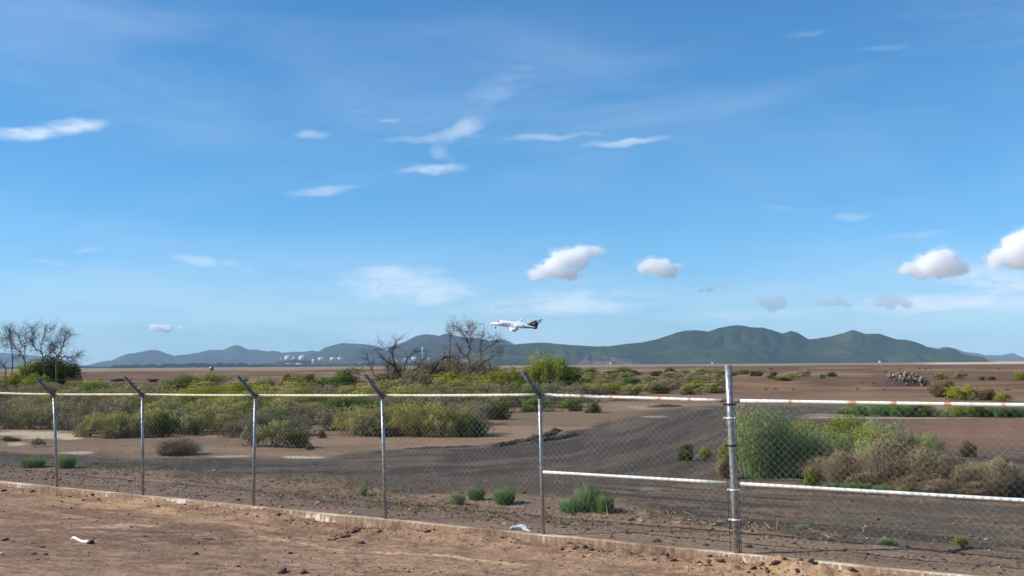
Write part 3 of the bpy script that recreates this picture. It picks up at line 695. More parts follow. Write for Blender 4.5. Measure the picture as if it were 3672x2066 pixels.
finplate('ventral_fin', [(11.6, -.1), (12.9, .05), (13.05, -.12), (12.3, -.38)], .04, 'jet_dark')
for nm, px_, yy, zt, rw in (('nose_gear', 1.35, (0,), -.35, .20), ('main_gear', 6.95, (-1.15,), -.35, .28), ('main_gear', 6.95, (1.15,), -.35, .28)):
    for y in yy:
        zb = -1.08; q = Q(); q.tube([(px_, y, zt), (px_ + .05, y, zb)], .05, 8); g1 = q.build(nm, M['jet_grey'], jet)
        for dy in (-.1, .1):
            th = np.arange(18) * 2 * math.pi / 18; q = Q()
            q.loft([np.stack([px_ + .05 + r_ * np.cos(th), np.full(18, y + dy + o_), zb + r_ * np.sin(th)], 1) for o_, r_ in ((-.07, rw * .85), (-.04, rw), (.04, rw), (.07, rw * .85))]); q.build('wheel', M['tyre'], g1, True)
#@@PART3
# ------------------------------------------------------------------ shrub meshes
FM = {
    'olive': foliage_mat('olive_leaves', [(.12, lin(110, 104, 84)), (.4, lin(128, 126, 82)), (.65, lin(144, 140, 90)), (.88, lin(156, 138, 100))], lin(200, 192, 112), .8),
    'straw': foliage_mat('straw_green_leaves', [(.15, lin(126, 120, 72)), (.5, lin(148, 142, 80)), (.85, lin(166, 152, 90))], lin(208, 198, 110), .8),
    'grey': foliage_mat('grey_leaves', [(.15, lin(110, 100, 88)), (.5, lin(132, 124, 98)), (.85, lin(148, 130, 106))], lin(178, 168, 118), .6),
    'yellow': foliage_mat('yellow_green_leaves', [(.15, lin(108, 118, 40)), (.5, lin(132, 142, 46)), (.85, lin(158, 152, 62))], lin(190, 190, 74), .55),
    'green': foliage_mat('mid_green_leaves', [(.15, lin(74, 100, 46)), (.5, lin(98, 124, 56)), (.85, lin(120, 140, 66))], lin(150, 166, 88), .5),
    'dark': foliage_mat('dark_green_leaves', [(.15, lin(48, 68, 30)), (.5, lin(66, 86, 32)), (.85, lin(92, 104, 38))], lin(118, 124, 46), .45),
    'grass': foliage_mat('fresh_green_blades', [(.15, lin(84, 116, 66)), (.5, lin(104, 138, 80)), (.85, lin(130, 156, 96))], lin(164, 182, 116), .5),
    'weed': foliage_mat('tall_weed_leaves', [(.15, lin(106, 126, 82)), (.5, lin(134, 152, 98)), (.85, lin(160, 166, 104))], lin(190, 194, 126), .6),
    'dry': foliage_mat('dry_stalks', [(.15, lin(106, 92, 76)), (.5, lin(140, 120, 97)), (.85, lin(162, 142, 114))], lin(178, 166, 118), .5, .1),
    'brown': foliage_mat('brown_leaves', [(.15, lin(92, 74, 58)), (.5, lin(112, 92, 66)), (.85, lin(126, 112, 68))], lin(144, 134, 78), .5, .1),
    'bark': pmat('dark_bark', lin(86, 72, 62), .95, 0, .1, (9, .5, .03), lin(60, 50, 46), 3),
    'grey_bark': pmat('brown_grey_bark', lin(112, 96, 86), .95, 0, .1, (9, .5, .03), lin(84, 72, 66), 3),
    'pale_bark': pmat('grey_bark', lin(126, 112, 104), .95, 0, .1, (9, .5, .03), lin(96, 84, 80), 3),
}


def leaves(P, sz, r, up=.5, aspect=2.2, tint=None):
    """quads of size sz at points P, orientation random with an upward lean; returns V,F"""
    n_ = len(P); d = r.normal(size=(n_, 3)); d[:, 2] = np.abs(d[:, 2]) * up * 2 + up; d /= np.linalg.norm(d, axis=1, keepdims=True)
    e = np.cross(d, r.normal(size=(n_, 3))); e /= np.linalg.norm(e, axis=1, keepdims=True) + 1e-9
    L = (sz * r.uniform(.6, 1.4, n_))[:, None]; Wd = L / aspect
    V = np.stack([P - e * Wd * .25, P + d * L * .45 - e * Wd * .6, P + d * L, P + d * L * .5 + e * Wd * .6], 1).reshape(-1, 3)
    F = np.arange(n_ * 4).reshape(-1, 4)
    return V, F


def shrub_arrays(seed, nl, n_, sz, up=.5, aspect=2.2, lobe=.34, ragged=.35, flat=1.0):
    """unit shrub: about 1 wide, 1 high, standing on z=0"""
    r = np.random.default_rng(seed); cs, rs = [], []
    for i in range(nl):
        a = r.uniform(0, 2 * math.pi); rad_ = .5 * math.sqrt(r.uniform(0, 1)) * (1 - lobe * .7); hh = r.uniform(.25, 1.0) * math.sqrt(max(0, 1 - (rad_ / .62) ** 2))
        R0 = lobe * r.uniform(.5, 1.0); cs.append((math.cos(a) * rad_, math.sin(a) * rad_, max(R0 * .4, hh - R0 * .75))); rs.append(R0)
    cs = np.array(cs); rs = np.array(rs); pick = r.choice(nl, n_, p=rs ** 2 / (rs ** 2).sum())
    d = r.normal(size=(n_, 3)); d /= np.linalg.norm(d, axis=1, keepdims=True)
    rr = r.uniform(.35, 1, n_) ** .5; P = cs[pick] + d * (rs[pick] * rr)[:, None] * np.array([1, 1, 1.1])
    pr = r.random(n_) < ragged * .25; P[pr] += d[pr] * rs[pick][pr][:, None] * .35; P[pr, 2] += .04
    P[:, 2] = np.abs(P[:, 2]) * flat
    V, F = leaves(P, sz, r, up, aspect)
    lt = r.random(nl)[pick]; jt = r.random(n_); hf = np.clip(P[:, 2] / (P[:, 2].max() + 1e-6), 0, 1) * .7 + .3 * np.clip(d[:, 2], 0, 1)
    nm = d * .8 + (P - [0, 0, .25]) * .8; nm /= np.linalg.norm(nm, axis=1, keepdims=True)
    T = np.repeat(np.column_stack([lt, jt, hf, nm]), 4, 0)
    return V, F, T


def twig_q(seed, nst, h=.85, spread=.45, r0=.012):
    r = np.random.default_rng(seed); q = Q()
    for i in range(nst):
        a = r.uniform(0, 6.28); s_ = r.uniform(.2, 1) * spread; P = [(0, 0, -.03)]
        for u in (.35, .7, 1.0): P.append((math.cos(a) * s_ * u + r.normal() * .03, math.sin(a) * s_ * u + r.normal() * .03, h * u * r.uniform(.8, 1)))
        q.tube(P, [r0, r0 * .8, r0 * .5, r0 * .2], 4, False)
        for _ in range(3):
            b0 = np.array(P[r.integers(1, 3)]); q.tube([b0, b0 + r.normal(size=3) * .10 + (0, 0, .14)], [r0 * .4, r0 * .15], 3, False)
    return q


def strand_arrays(seed, n_, h, w=.5, lean=.5, width=.012, bend=.25, base=.25):
    """blades/stalks that rise from the base disc: 2 quads each"""
    r = np.random.default_rng(seed); a = r.uniform(0, 6.28, n_); rb = base * np.sqrt(r.random(n_)); hh = h * r.uniform(.35, 1, n_)
    B = np.stack([np.cos(a) * rb, np.sin(a) * rb, np.zeros(n_)], 1); a2 = a + r.normal(size=n_) * .7; ln = lean * r.random(n_) * (w)
    Mi = B + np.stack([np.cos(a2) * ln * .4, np.sin(a2) * ln * .4, hh * .6], 1)
    Tp = B + np.stack([np.cos(a2) * ln * (1 + bend), np.sin(a2) * ln * (1 + bend), hh * r.uniform(.8, 1, n_)], 1)
    th = r.uniform(0, 6.28, n_); e = np.stack([np.cos(th), np.sin(th), np.zeros(n_)], 1) * width / 2
    V = np.stack([B - e, B + e, Mi + e * .8, Mi - e * .8, Tp + e * .15, Tp - e * .15], 1).reshape(-1, 3)
    k = np.arange(n_)[:, None] * 6; F = np.concatenate([k + np.array([0, 1, 2, 3]), k + np.array([3, 2, 4, 5])])
    lt = r.random(n_); jt = r.random(n_); nm = np.stack([np.cos(a), np.sin(a), np.full(n_, .7)], 1) * .75; T = np.column_stack([np.repeat(lt, 6), np.repeat(jt, 6), np.tile([0, 0, .6, .6, 1, 1], n_), np.repeat(nm, 6, 0)])
    return V, F, T


def join(parts):
    V, F, T, k = [], [], [], 0
    for v, f, t_ in parts: V.append(v); F.append(f + k); T.append(t_); k += len(v)
    return np.concatenate(V), np.concatenate(F), np.concatenate(T)


def tufted(seed, nl, n_, sz, tufts=26):
    """saltbush: a mound whose surface breaks into upright tufts"""
    r = np.random.default_rng(seed); parts = [shrub_arrays(seed, nl, int(n_ * .45), sz, .45, 2.0, .30)]
    P, D, Tn = [], [], []
    for i in range(tufts):
        a = r.uniform(0, 6.28); ra = .46 * math.sqrt(r.random()); base = .80 * math.sqrt(max(0, 1 - (ra / .52) ** 2)) * r.uniform(.55, 1.1)
        m = int(n_ * .55 / tufts); u = r.random(m); L = r.uniform(.16, .30); sp = .075 * (1 - u * .65)
        p = np.stack([math.cos(a) * ra + r.normal(size=m) * sp, math.sin(a) * ra + r.normal(size=m) * sp, base * .75 + u * L], 1); p[:, 2] = np.abs(p[:, 2])
        v, f = leaves(p, sz * .9, r, .9, 2.4); nm = (p - np.array([math.cos(a) * ra, math.sin(a) * ra, base * .75 + .05])) * (8, 8, 2) + np.array([math.cos(a) * ra, math.sin(a) * ra, .5]); nm /= np.linalg.norm(nm, axis=1, keepdims=True); parts.append((v, f, np.repeat(np.column_stack([np.full(m, r.random()), r.random(m), .45 + .55 * u, nm]), 4, 0)))
    return join(parts)


PROTO = {}
def proto(kind, lod):
    """shared meshes, 3 to a kind and level of detail"""
    key = (kind, lod)
    if key in PROTO: return PROTO[key]
    n_ = {'big': 6500, 'mid': 3000, 'small': 1000}[lod]; sz = {'big': .034, 'mid': .055, 'small': .10}[lod]; out = []
    for v in range(3 if lod != 'big' else 2):
        sd = hash((len(kind) * 7 + ord(kind[0]) * 31 + ord(kind[-1]), v, len(lod))) % 9999
        if kind in ('olive', 'grey', 'straw'): A = tufted(sd, 14, n_, sz, 30 if lod == 'big' else 20)
        elif kind == 'dry': A = join([strand_arrays(sd, int(n_ * .12), .95, .7, 1.0, sz * .16, .5, .30), shrub_arrays(sd, 22, int(n_ * .85), sz * 1.7, .25, 6, .24, .8)])
        elif kind == 'grass': A = join([strand_arrays(sd, int(n_ * .4), .95, .5, .6, sz * .35, .2, .40), shrub_arrays(sd, 12, int(n_ * .35), sz * .9, .8, 3, .26, .5)])
        elif kind == 'weed': A = join([strand_arrays(sd, int(n_ * .05), .95, .5, .5, sz * .3, .1, .35), tufted(sd + 1, 12, n_, sz * .8, 34)])
        elif kind == 'yellow': A = tufted(sd, 16, int(n_ * 1.1), sz, 34)
        else: A = shrub_arrays(sd, 18, int(n_ * 1.2), sz, .3, 1.8, .28, .5)
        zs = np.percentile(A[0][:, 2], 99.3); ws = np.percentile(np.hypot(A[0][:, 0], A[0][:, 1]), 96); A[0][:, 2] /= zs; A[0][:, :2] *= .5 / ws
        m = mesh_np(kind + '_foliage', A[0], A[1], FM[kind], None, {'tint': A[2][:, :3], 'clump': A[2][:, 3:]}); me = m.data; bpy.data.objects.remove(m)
        tw = None
        if lod != 'small':
            tq = twig_q(sd, 12 if kind != 'dry' else 26, .8, .42, .008).build('twigs', FM['bark'] if kind not in ('dry', 'grey') else FM['pale_bark']); tw = tq.data; bpy.data.objects.remove(tq)
        out.append((me, tw))
    PROTO[key] = out; return out


SHRUBS = []
KNAME = {'olive': 'shrub', 'straw': 'shrub', 'grey': 'shrub', 'yellow': 'shrub', 'green': 'shrub', 'dark': 'shrub', 'grass': 'grass_tuft', 'weed': 'tall_weed', 'dry': 'dry_bush', 'brown': 'shrub'}
rs = random.Random(77)


def shrub(kind, px, py, wp, hp, label=None, group=None, depth=.8, lod=None, sink=.02):
    g = ground(px, py); gzz = gzf(g[0], g[1]); s_ = g[1] / FPX; wm, hm_ = wp * s_ * 1.04, hp * s_
    lod = lod or ('big' if wp > 150 else 'mid' if wp > 62 else 'small'); pr = proto(kind, lod); me, tw = pr[rs.randrange(len(pr))]
    e = bpy.data.objects.new(KNAME[kind], None) if tw else bpy.data.objects.new(KNAME[kind], me)
    COL.objects.link(e); e.location = (g[0], g[1] + wm * depth * .35, gzz - sink * hm_); e.rotation_euler = (0, 0, rs.uniform(0, 6.28)); e.scale = (wm, wm * (depth if abs(math.sin(e.rotation_euler.z)) < .7 else depth), hm_)
    if tw:
        f = bpy.data.objects.new('foliage', me); COL.objects.link(f); f.parent = e
        b = bpy.data.objects.new('stems', tw); COL.objects.link(b); b.parent = e
    SHRUBS.append([e, kind, px, py, wp, hp, label, group])
    return e


# front of the fence side: green tufts on the verge
for a in [('grass', 105, 1678, 116, 40, 'long low fresh green tuft just left of the first post'), ('grass', 232, 1682, 70, 54, 'rounded fresh green tuft just right of the first post'),
          ('weed', 1300, 1776, 50, 46, 'small grey-green weed left of the fourth fence post'), ('weed', 1640, 1808, 64, 46, 'sparse grey-green weed above pale dead roots'),
          ('grass', 1708, 1790, 72, 52, 'smaller of two round green tufts left of the fifth post'), ('grass', 1810, 1805, 102, 64, 'larger of two round green tufts left of the fifth post'),
          ('grass', 2050, 1832, 110, 62, 'left lobe of the widest green tuft, right of the fifth post'), ('grass', 2110, 1830, 120, 94, 'tallest pale green tuft right of the fifth post'), ('grass', 2172, 1836, 84, 66, 'blue-green tuft at the right end of the widest tuft row'),
          ('weed', 3190, 1950, 60, 28, 'small yellowish weed low beside the kerb under the brace rail'), ('yellow', 3455, 1965, 60, 40, 'small yellow weed beside the kerb, near the bottom corner'),
          ('weed', 2880, 1893, 60, 20, 'flat greenish weed on the wheel tracks under the brace rail')]:
    shrub(a[0], a[1], a[2], a[3], a[4], a[5], lod='mid')
# brush beyond the road right of the thick post
for a in [('weed', 2760, 1712, 250, 265, 'tallest feathery green weed, just right of the thick post'), ('weed', 2700, 1700, 160, 215, 'leafy green weed touching the thick post'), ('weed', 2890, 1705, 230, 200, 'dusty green weed clump right of the tallest weed'), ('dark', 2960, 1640, 210, 110, 'dark green heart of the brush right of the thick post'),
          ('yellow', 2890, 1600, 200, 90, 'yellow-green weed crown behind the tall feathery weed'), ('yellow', 3060, 1600, 220, 110, 'yellow-green weed clump in the middle of the brush'), ('weed', 3180, 1640, 240, 140, 'olive weed clump on top of the dry brush'),
          ('yellow', 3095, 1650, 90, 110, 'pale yellow weed standing amid grey dry brush'), ('weed', 3330, 1650, 160, 100, 'thin grey-green weed at the right of the brush top'),
          ('dry', 3030, 1738, 240, 120, 'grey-brown dry brush under the pale yellow weed'), ('dry', 3190, 1752, 270, 185, 'wide tangled brown dry brush above the brace rail'), ('dry', 3340, 1764, 230, 160, 'tall brown dry brush with a dark branch tip'),
          ('dry', 3480, 1772, 210, 112, 'low dark dry brush right of the tall brown one'), ('dry', 3610, 1782, 240, 150, 'grey dry bush cut by the photo edge'), ('dry', 3250, 1700, 200, 150, 'brown dry brush behind the wide tangled one'), ('dry', 3130, 1720, 180, 110, 'dark grey dry brush behind the green creepers'),
          ('brown', 3475, 1640, 70, 60, 'single dark red-brown dead weed on the reddish soil'), ('yellow', 2915, 1745, 60, 76, 'small bright yellow-green tuft at the brace rail'),
          ('yellow', 2620, 1690, 90, 110, 'leafy yellow-green weed left of the thick post'), ('dry', 2600, 1712, 110, 70, 'orange-brown dry weed at the thick post'), ('yellow', 2530, 1655, 64, 52, 'round olive weed left of the thick post'), ('dark', 2462, 1650, 60, 60, 'dark blackish weed left of the thick post, by the road'),
          ('grass', 3010, 1752, 90, 28, 'left patch of low green creeper at the brace rail'), ('grass', 3080, 1757, 100, 34, 'middle patch of low green creeper at the brace rail'), ('grass', 3170, 1764, 110, 30, 'right patch of low green creeper at the brace rail'), ('grass', 3245, 1770, 60, 28, 'last small patch of green creeper at the brace rail')]:
    shrub(a[0], a[1], a[2], a[3], a[4], a[5], depth=.6)
r5 = random.Random(3)
for x_, b_, tp_, k_ in [(2960, 1722, 1640, 'dry'), (3040, 1728, 1640, 'dry'), (3110, 1738, 1632, 'dry'), (3160, 1715, 1560, 'weed'), (3230, 1720, 1590, 'dry'), (3290, 1735, 1600, 'dry'), (3360, 1742, 1625, 'dry'), (3410, 1725, 1605, 'dry'), (3430, 1765, 1690, 'dry'), (3540, 1760, 1650, 'dry'), (3590, 1752, 1640, 'dry'), (3660, 1770, 1650, 'dry'), (3530, 1785, 1720, 'dry'), (3400, 1778, 1710, 'dry'), (3290, 1768, 1690, 'dry'), (3120, 1752, 1690, 'dry'),
                        (3010, 1690, 1540, 'weed'), (3120, 1660, 1530, 'yellow'), (3240, 1660, 1540, 'weed'), (3300, 1690, 1590, 'weed'), (2820, 1700, 1500, 'weed'), (2730, 1712, 1540, 'weed'), (2960, 1650, 1530, 'yellow')]:
    shrub(k_, x_, b_, r5.uniform(130, 230), (b_ - tp_) * (.84 if x_ > 3250 else 1), None, None, depth=.8)
# green creeper band further back
for i, (x, y, w_, h_, k_) in enumerate([(3040, 1482, 90, 22, 'grass'), (3110, 1490, 110, 48, 'grass'), (3180, 1493, 120, 58, 'grass'), (3250, 1495, 120, 56, 'grass'), (3320, 1495, 110, 54, 'green'), (3390, 1496, 90, 32, 'weed'), (3450, 1494, 110, 44, 'yellow'), (3520, 1496, 110, 48, 'green'), (3600, 1496, 130, 50, 'grass'), (3670, 1496, 120, 50, 'grass')]):
    shrub(k_, x, y, w_, h_, None, 'green creeper clumps along the pale edge behind the dry brush', depth=.8)
for a in [('brown', 3395, 1425, 120, 62, 'olive-brown bush left of the bright yellow one, below the rubble'), ('yellow', 3480, 1436, 140, 52, 'bright yellow-green bush behind the rusty top rail'), ('brown', 3548, 1436, 80, 44, 'round brown bush right of the bright yellow one'), ('yellow', 3610, 1440, 70, 32, 'low yellow bush at the far right behind the rusty rail'),
          ('olive', 3380, 1361, 60, 26, 'small olive bush right of the rubble heap'), ('olive', 3450, 1358, 44, 26, 'round dark olive bush right of the rubble heap'), ('brown', 3525, 1362, 30, 14, 'tiny brown bush on the plain right of the rubble heap'), ('brown', 3560, 1362, 30, 14, 'tiny brown bush nearest the photo edge on the plain'), ('yellow', 3668, 1365, 60, 32, 'yellowish bush on the plain cut by the photo edge'),
          ('olive', 2830, 1362, 100, 26, 'wide olive bush on the plain right of the thick post'), ('olive', 2880, 1350, 60, 26, 'tallest olive bush on the plain right of the thick post'), ('green', 2815, 1366, 70, 16, 'low green bush below the wide olive one'), ('brown', 2775, 1358, 60, 26, 'brown bush just right of the thick post'), ('olive', 2950, 1359, 36, 20, 'left of two small bushes on the bare plain'), ('green', 2985, 1350, 40, 18, 'pale right one of two small bushes on the bare plain'), ('green', 3205, 1352, 36, 18, 'small green bush at the left shoulder of the rubble heap')]:
    shrub(*a, lod='small' if a[3] < 62 else 'mid')
# behind the rail: named shrubs
for a in [('dark', 160, 1404, 185, 128, 'big rounded dark green bush under the bare left trees'), ('yellow', 30, 1410, 110, 74, 'bright yellow-green bush at the left photo edge'), ('yellow', 105, 1414, 110, 72, 'yellow-green bush in front of the big dark bush'), ('yellow', 180, 1414, 80, 44, 'low yellow-green bush right of the first barb arm'), ('brown', 255, 1408, 70, 60, 'dead brown bush beside the big dark bush'), ('dark', 200, 1402, 130, 112, 'right shoulder of the big dark green bush'), ('yellow', 92, 1402, 120, 112, 'sunlit yellow-green flank of the big dark bush'), ('dark', 218, 1382, 90, 50, 'low dark bush in the shade of the big one'),  # big bush: lit left side put in as yellow leaves, shaded right as dark
          ('yellow', 330, 1412, 130, 52, 'yellow-green bush between the first two barb arms'), ('brown', 420, 1410, 110, 34, 'low brown bush beside the second barb arm'), ('brown', 425, 1368, 80, 12, 'thin brown bush strip on the plain beyond the second arm'), ('brown', 545, 1370, 60, 14, 'small brown bush on the plain beyond the second arm'),
          ('green', 640, 1405, 160, 62, 'wide green bush left part, before the third barb arm'), ('olive', 745, 1404, 170, 72, 'wide olive bush right part, before the third barb arm'), ('yellow', 590, 1412, 90, 30, 'low yellow bush at the rail before the third barb arm'),
          ('olive', 950, 1408, 150, 54, 'olive bush just past the third barb arm'), ('yellow', 1070, 1408, 120, 58, 'bright yellow-green bush between third and fourth barb arms'), ('brown', 1028, 1385, 50, 42, 'left dark brown bush top between third and fourth arms'), ('brown', 1062, 1385, 40, 40, 'right dark brown bush top between third and fourth arms'), ('green', 1150, 1404, 120, 50, 'green bush merging into the dark mounded bush'),
          ('dark', 1245, 1402, 140, 82, 'mounded dark green bush left of the fourth barb arm'), ('green', 1215, 1404, 90, 66, 'green left shoulder of the dark mounded bush'), ('brown', 1350, 1412, 130, 70, 'thin brown brush around the fourth barb arm'),
          ('green', 1560, 1410, 120, 66, 'green bush at the foot of the bare tree'), ('yellow', 1620, 1412, 130, 80, 'bright green bush under the thin leafy tree'), ('olive', 1700, 1410, 130, 74, 'olive bush right of the bright green one'), ('yellow', 1770, 1410, 110, 76, 'yellow bush left of the fifth barb arm'), ('yellow', 1830, 1408, 110, 90, 'yellow-green bush behind the fifth barb arm'),
          ('yellow', 1975, 1404, 205, 138, 'tallest bright yellow-green bush, right of the fifth barb arm'), ('yellow', 1925, 1404, 140, 96, 'left flank of the tallest yellow-green bush'), ('green', 2050, 1402, 90, 84, 'green right flank of the tallest yellow-green bush'), ('olive', 2040, 1424, 120, 40, 'straw-coloured bush below the tallest yellow-green bush'),
          ('brown', 560, 1412, 60, 16, 'flat brown bush at the rail right of the second arm'), ('grey', 1480, 1412, 150, 84, 'grey bush around the twisted bare tree trunk'), ('dry', 1415, 1406, 150, 104, 'tangled leafless thicket left of the twisted bare tree'), ('dry', 1545, 1404, 170, 118, 'tangled leafless thicket right of the twisted bare tree'), ('grey', 1620, 1400, 190, 128, 'wispy grey-green thicket under the thin leafy tree'), ('grey', 1725, 1400, 190, 120, 'wispy grey-green thicket right of the thin leafy tree')]:
    shrub(a[0], a[1], a[2] , a[3], a[4], a[5])
# tundra of low bushes on the plain, right half behind the rail
r2 = random.Random(5)
for (x0, x1, y, st, kinds) in ((2070, 2720, 1345, 44, 'brown olive green'), (2060, 2640, 1362, 50, 'olive green olive'), (2080, 2600, 1380, 62, 'olive grey green'), (2060, 2640, 1398, 66, 'olive yellow grey'), (2040, 2600, 1414, 72, 'brown olive yellow')):
    x = x0
    while x < x1:
        shrub(r2.choice(kinds.split()), x + r2.uniform(-15, 15), y + r2.uniform(-5, 4), st * r2.uniform(1.1, 1.9), r2.uniform(18, 30) * (1 + (y - 1345) / 140), None, None, depth=.9); x += st * r2.uniform(1.0, 1.5)
for i in range(15): 
    shrub(r2.choice(['brown', 'olive', 'green']), r2.uniform(850, 1900), r2.uniform(1362, 1395), r2.uniform(40, 80), r2.uniform(16, 30), None, None, depth=.9)
for i in range(20):
    shrub('brown', r2.uniform(2700, 3660), r2.choice([1322, 1326, 1332, 1376, 1382, 1398]) + r2.uniform(-2, 2), r2.uniform(8, 18), r2.uniform(3, 6), None, None, lod='small')
# the dense brush belt
edge = [(-60, 1540), (190, 1538), (290, 1545), (300, 1568), (540, 1572), (620, 1565), (760, 1562), (840, 1585), (1000, 1604), (1105, 1600), (1120, 1548), (1240, 1550), (1260, 1566), (1750, 1566), (1770, 1510), (1850, 1500), (1900, 1478), (2160, 1474), (2175, 1430)]
for y in (1424, 1442, 1460, 1480, 1502, 1528, 1558):
    sc_ = (y - 1310) / 240; x = -60 + r2.uniform(0, 40)
    while x < 2170:
        w_ = (78 + 95 * sc_) * r2.uniform(.8, 1.35); h_ = (26 + 62 * sc_) * r2.uniform(.75, 1.2)
        ok = y <= np.interp(x, [e[0] for e in edge], [e[1] for e in edge]) - 4
        if 830 < x < 990 and 1485 < y < 1520: ok = False
        if y > 1525 and 1110 < x < 1250: ok = False
        nz_ = float(vn(np.array([x * .006]), np.array([y * .02]), 33)[0]); nz2 = float(vn(np.array([x * .01]), np.array([y * .05]), 37)[0])
        kd = 'grey' if nz_ < .48 else 'olive' if nz_ < .60 else 'straw'
        if x < 560 and y < 1520: kd = 'grey' if nz2 < .6 else 'olive'
        if r2.random() < .07: kd = 'green'
        if 640 < x < 920 and y < 1500 and nz2 > .4: kd = 'yellow'
        if ok: shrub(kd, x, y + r2.uniform(-6, 6), w_, h_, None, None, depth=.85)
        x += w_ * r2.uniform(.56, .80) 
for a in [('olive', 90, 1540, 190, 84), ('grey', 230, 1545, 140, 70), ('olive', 375, 1572, 190, 92), ('dark', 580, 1567, 96, 84), ('olive', 690, 1562, 130, 80), ('straw', 790, 1560, 120, 72), ('grey', 20, 1540, 150, 84), ('grey', 160, 1542, 150, 76), ('olive', 310, 1568, 150, 86), ('straw', 430, 1572, 150, 88), ('olive', 640, 1560, 120, 74), ('olive', 475, 1568, 120, 76), ('grey', 830, 1570, 90, 60),
          ('grey', 900, 1602, 130, 80), ('olive', 980, 1606, 150, 96), ('dark', 1060, 1606, 110, 66), ('grey', 1190, 1545, 110, 80), ('olive', 1310, 1566, 170, 90), ('straw', 1410, 1566, 190, 112), ('straw', 1500, 1566, 200, 128), ('straw', 1580, 1568, 200, 124), ('straw', 1655, 1566, 160, 104), ('grey', 1350, 1564, 150, 84), ('green', 1700, 1566, 110, 72), ('dark', 1790, 1505, 120, 60), ('green', 1930, 1476, 140, 50), ('green', 2050, 1474, 120, 46), ('dark', 2130, 1480, 80, 40)]:
    shrub(a[0], a[1], a[2], a[3], a[4], None, None, depth=.7)
for a in [('brown', 1150, 1572, 34, 30, 'small round brown bush alone on the sand, right of the brush'), ('brown', 1108, 1612, 40, 20, 'flat little brown bush below the small round one'), ('grey', 130, 1602, 52, 34, 'small round grey bush on the pale sand'), ('brown', 30, 1582, 70, 18, 'flat brown bush on the pale sand at the left edge'),
          ('dry', 640, 1634, 190, 62, 'sprawling leafless grey bush at the edge of the gravel road'), ('dry', 600, 1634, 120, 60, 'leafless bush tangled into the sprawling grey one')]:
    shrub(*a)

# labels for the shrubs that have none: look, rank in its cell, row and bay
BAYS = [(196, 'left of the first post'), (515, 'between posts one and two'), (921, 'between posts two and three'), (1378, 'between posts three and four'), (1948, 'between posts four and five'), (2620, 'between post five and thick post'), (9999, 'right of the thick post')]
LOOK = {'olive': 'olive shrub', 'straw': 'straw-tipped shrub', 'grey': 'grey shrub', 'yellow': 'yellow-green shrub', 'green': 'green shrub', 'dark': 'dark green shrub', 'brown': 'brown shrub', 'dry': 'leafless dry bush', 'weed': 'dusty green weed', 'grass': 'bright green creeper'}
ORD = ['first', 'second', 'third', 'fourth', 'fifth', 'sixth', 'seventh', 'eighth', 'ninth', 'tenth', 'eleventh', 'twelfth', 'thirteenth', 'fourteenth']
def row(y, x):
    if x > 2640 and y < 1324: return 'on the farthest plain'
    if x > 2640 and y < 1329: return 'on the far plain'
    if x > 2640 and y < 1345: return 'on the plain above the rubble'
    if y < 1352: return 'farthest low row'
    if y < 1370: return 'far row above the rail'
    if y < 1388: return 'middle row above the rail'
    if y < 1406: return 'near row above the rail'
    if y < 1429: return 'hidden by the top rail'
    if y < 1440: return 'just under the rail'
    if y < 1453: return 'second row under the rail'
    if y < 1468: return 'back of the brush'
    if y < 1485: return 'upper middle of the brush'
    if y < 1504: return 'middle of the brush'
    if y < 1526: return 'lower middle of the brush'
    if y < 1550: return 'second row from the road'
    if y < 1580: return 'front edge of the brush'
    return 'low by the brace rail' if y > 1745 else 'nearest the gravel road'
cells = {}
for s_ in SHRUBS:
    if s_[6]: continue
    bay = next(b for lim, b in BAYS if s_[2] < lim); cells.setdefault((s_[1], row(s_[3], s_[2]), bay), []).append(s_)
for (kd, rw_, bay), L_ in cells.items():
    L_.sort(key=lambda e: e[2])
    for i, s_ in enumerate(L_):
        s_[6] = f"{LOOK[kd]}, {ORD[min(i, 13)] + ' from left, ' if len(L_) > 1 else ''}{rw_}, {bay}"
for e, kind, px, py, wp, hp, label, group in SHRUBS:
    cat = {'grass': 'grass tuft', 'weed': 'weed', 'dry': 'dry bush'}.get(kind, 'shrub')
    tag(e, label, cat, group or {'grass': 'fresh green tufts', 'weed': 'dusty green weeds', 'dry': 'leafless dry bushes'}.get(kind, 'shrubs of the brush'))

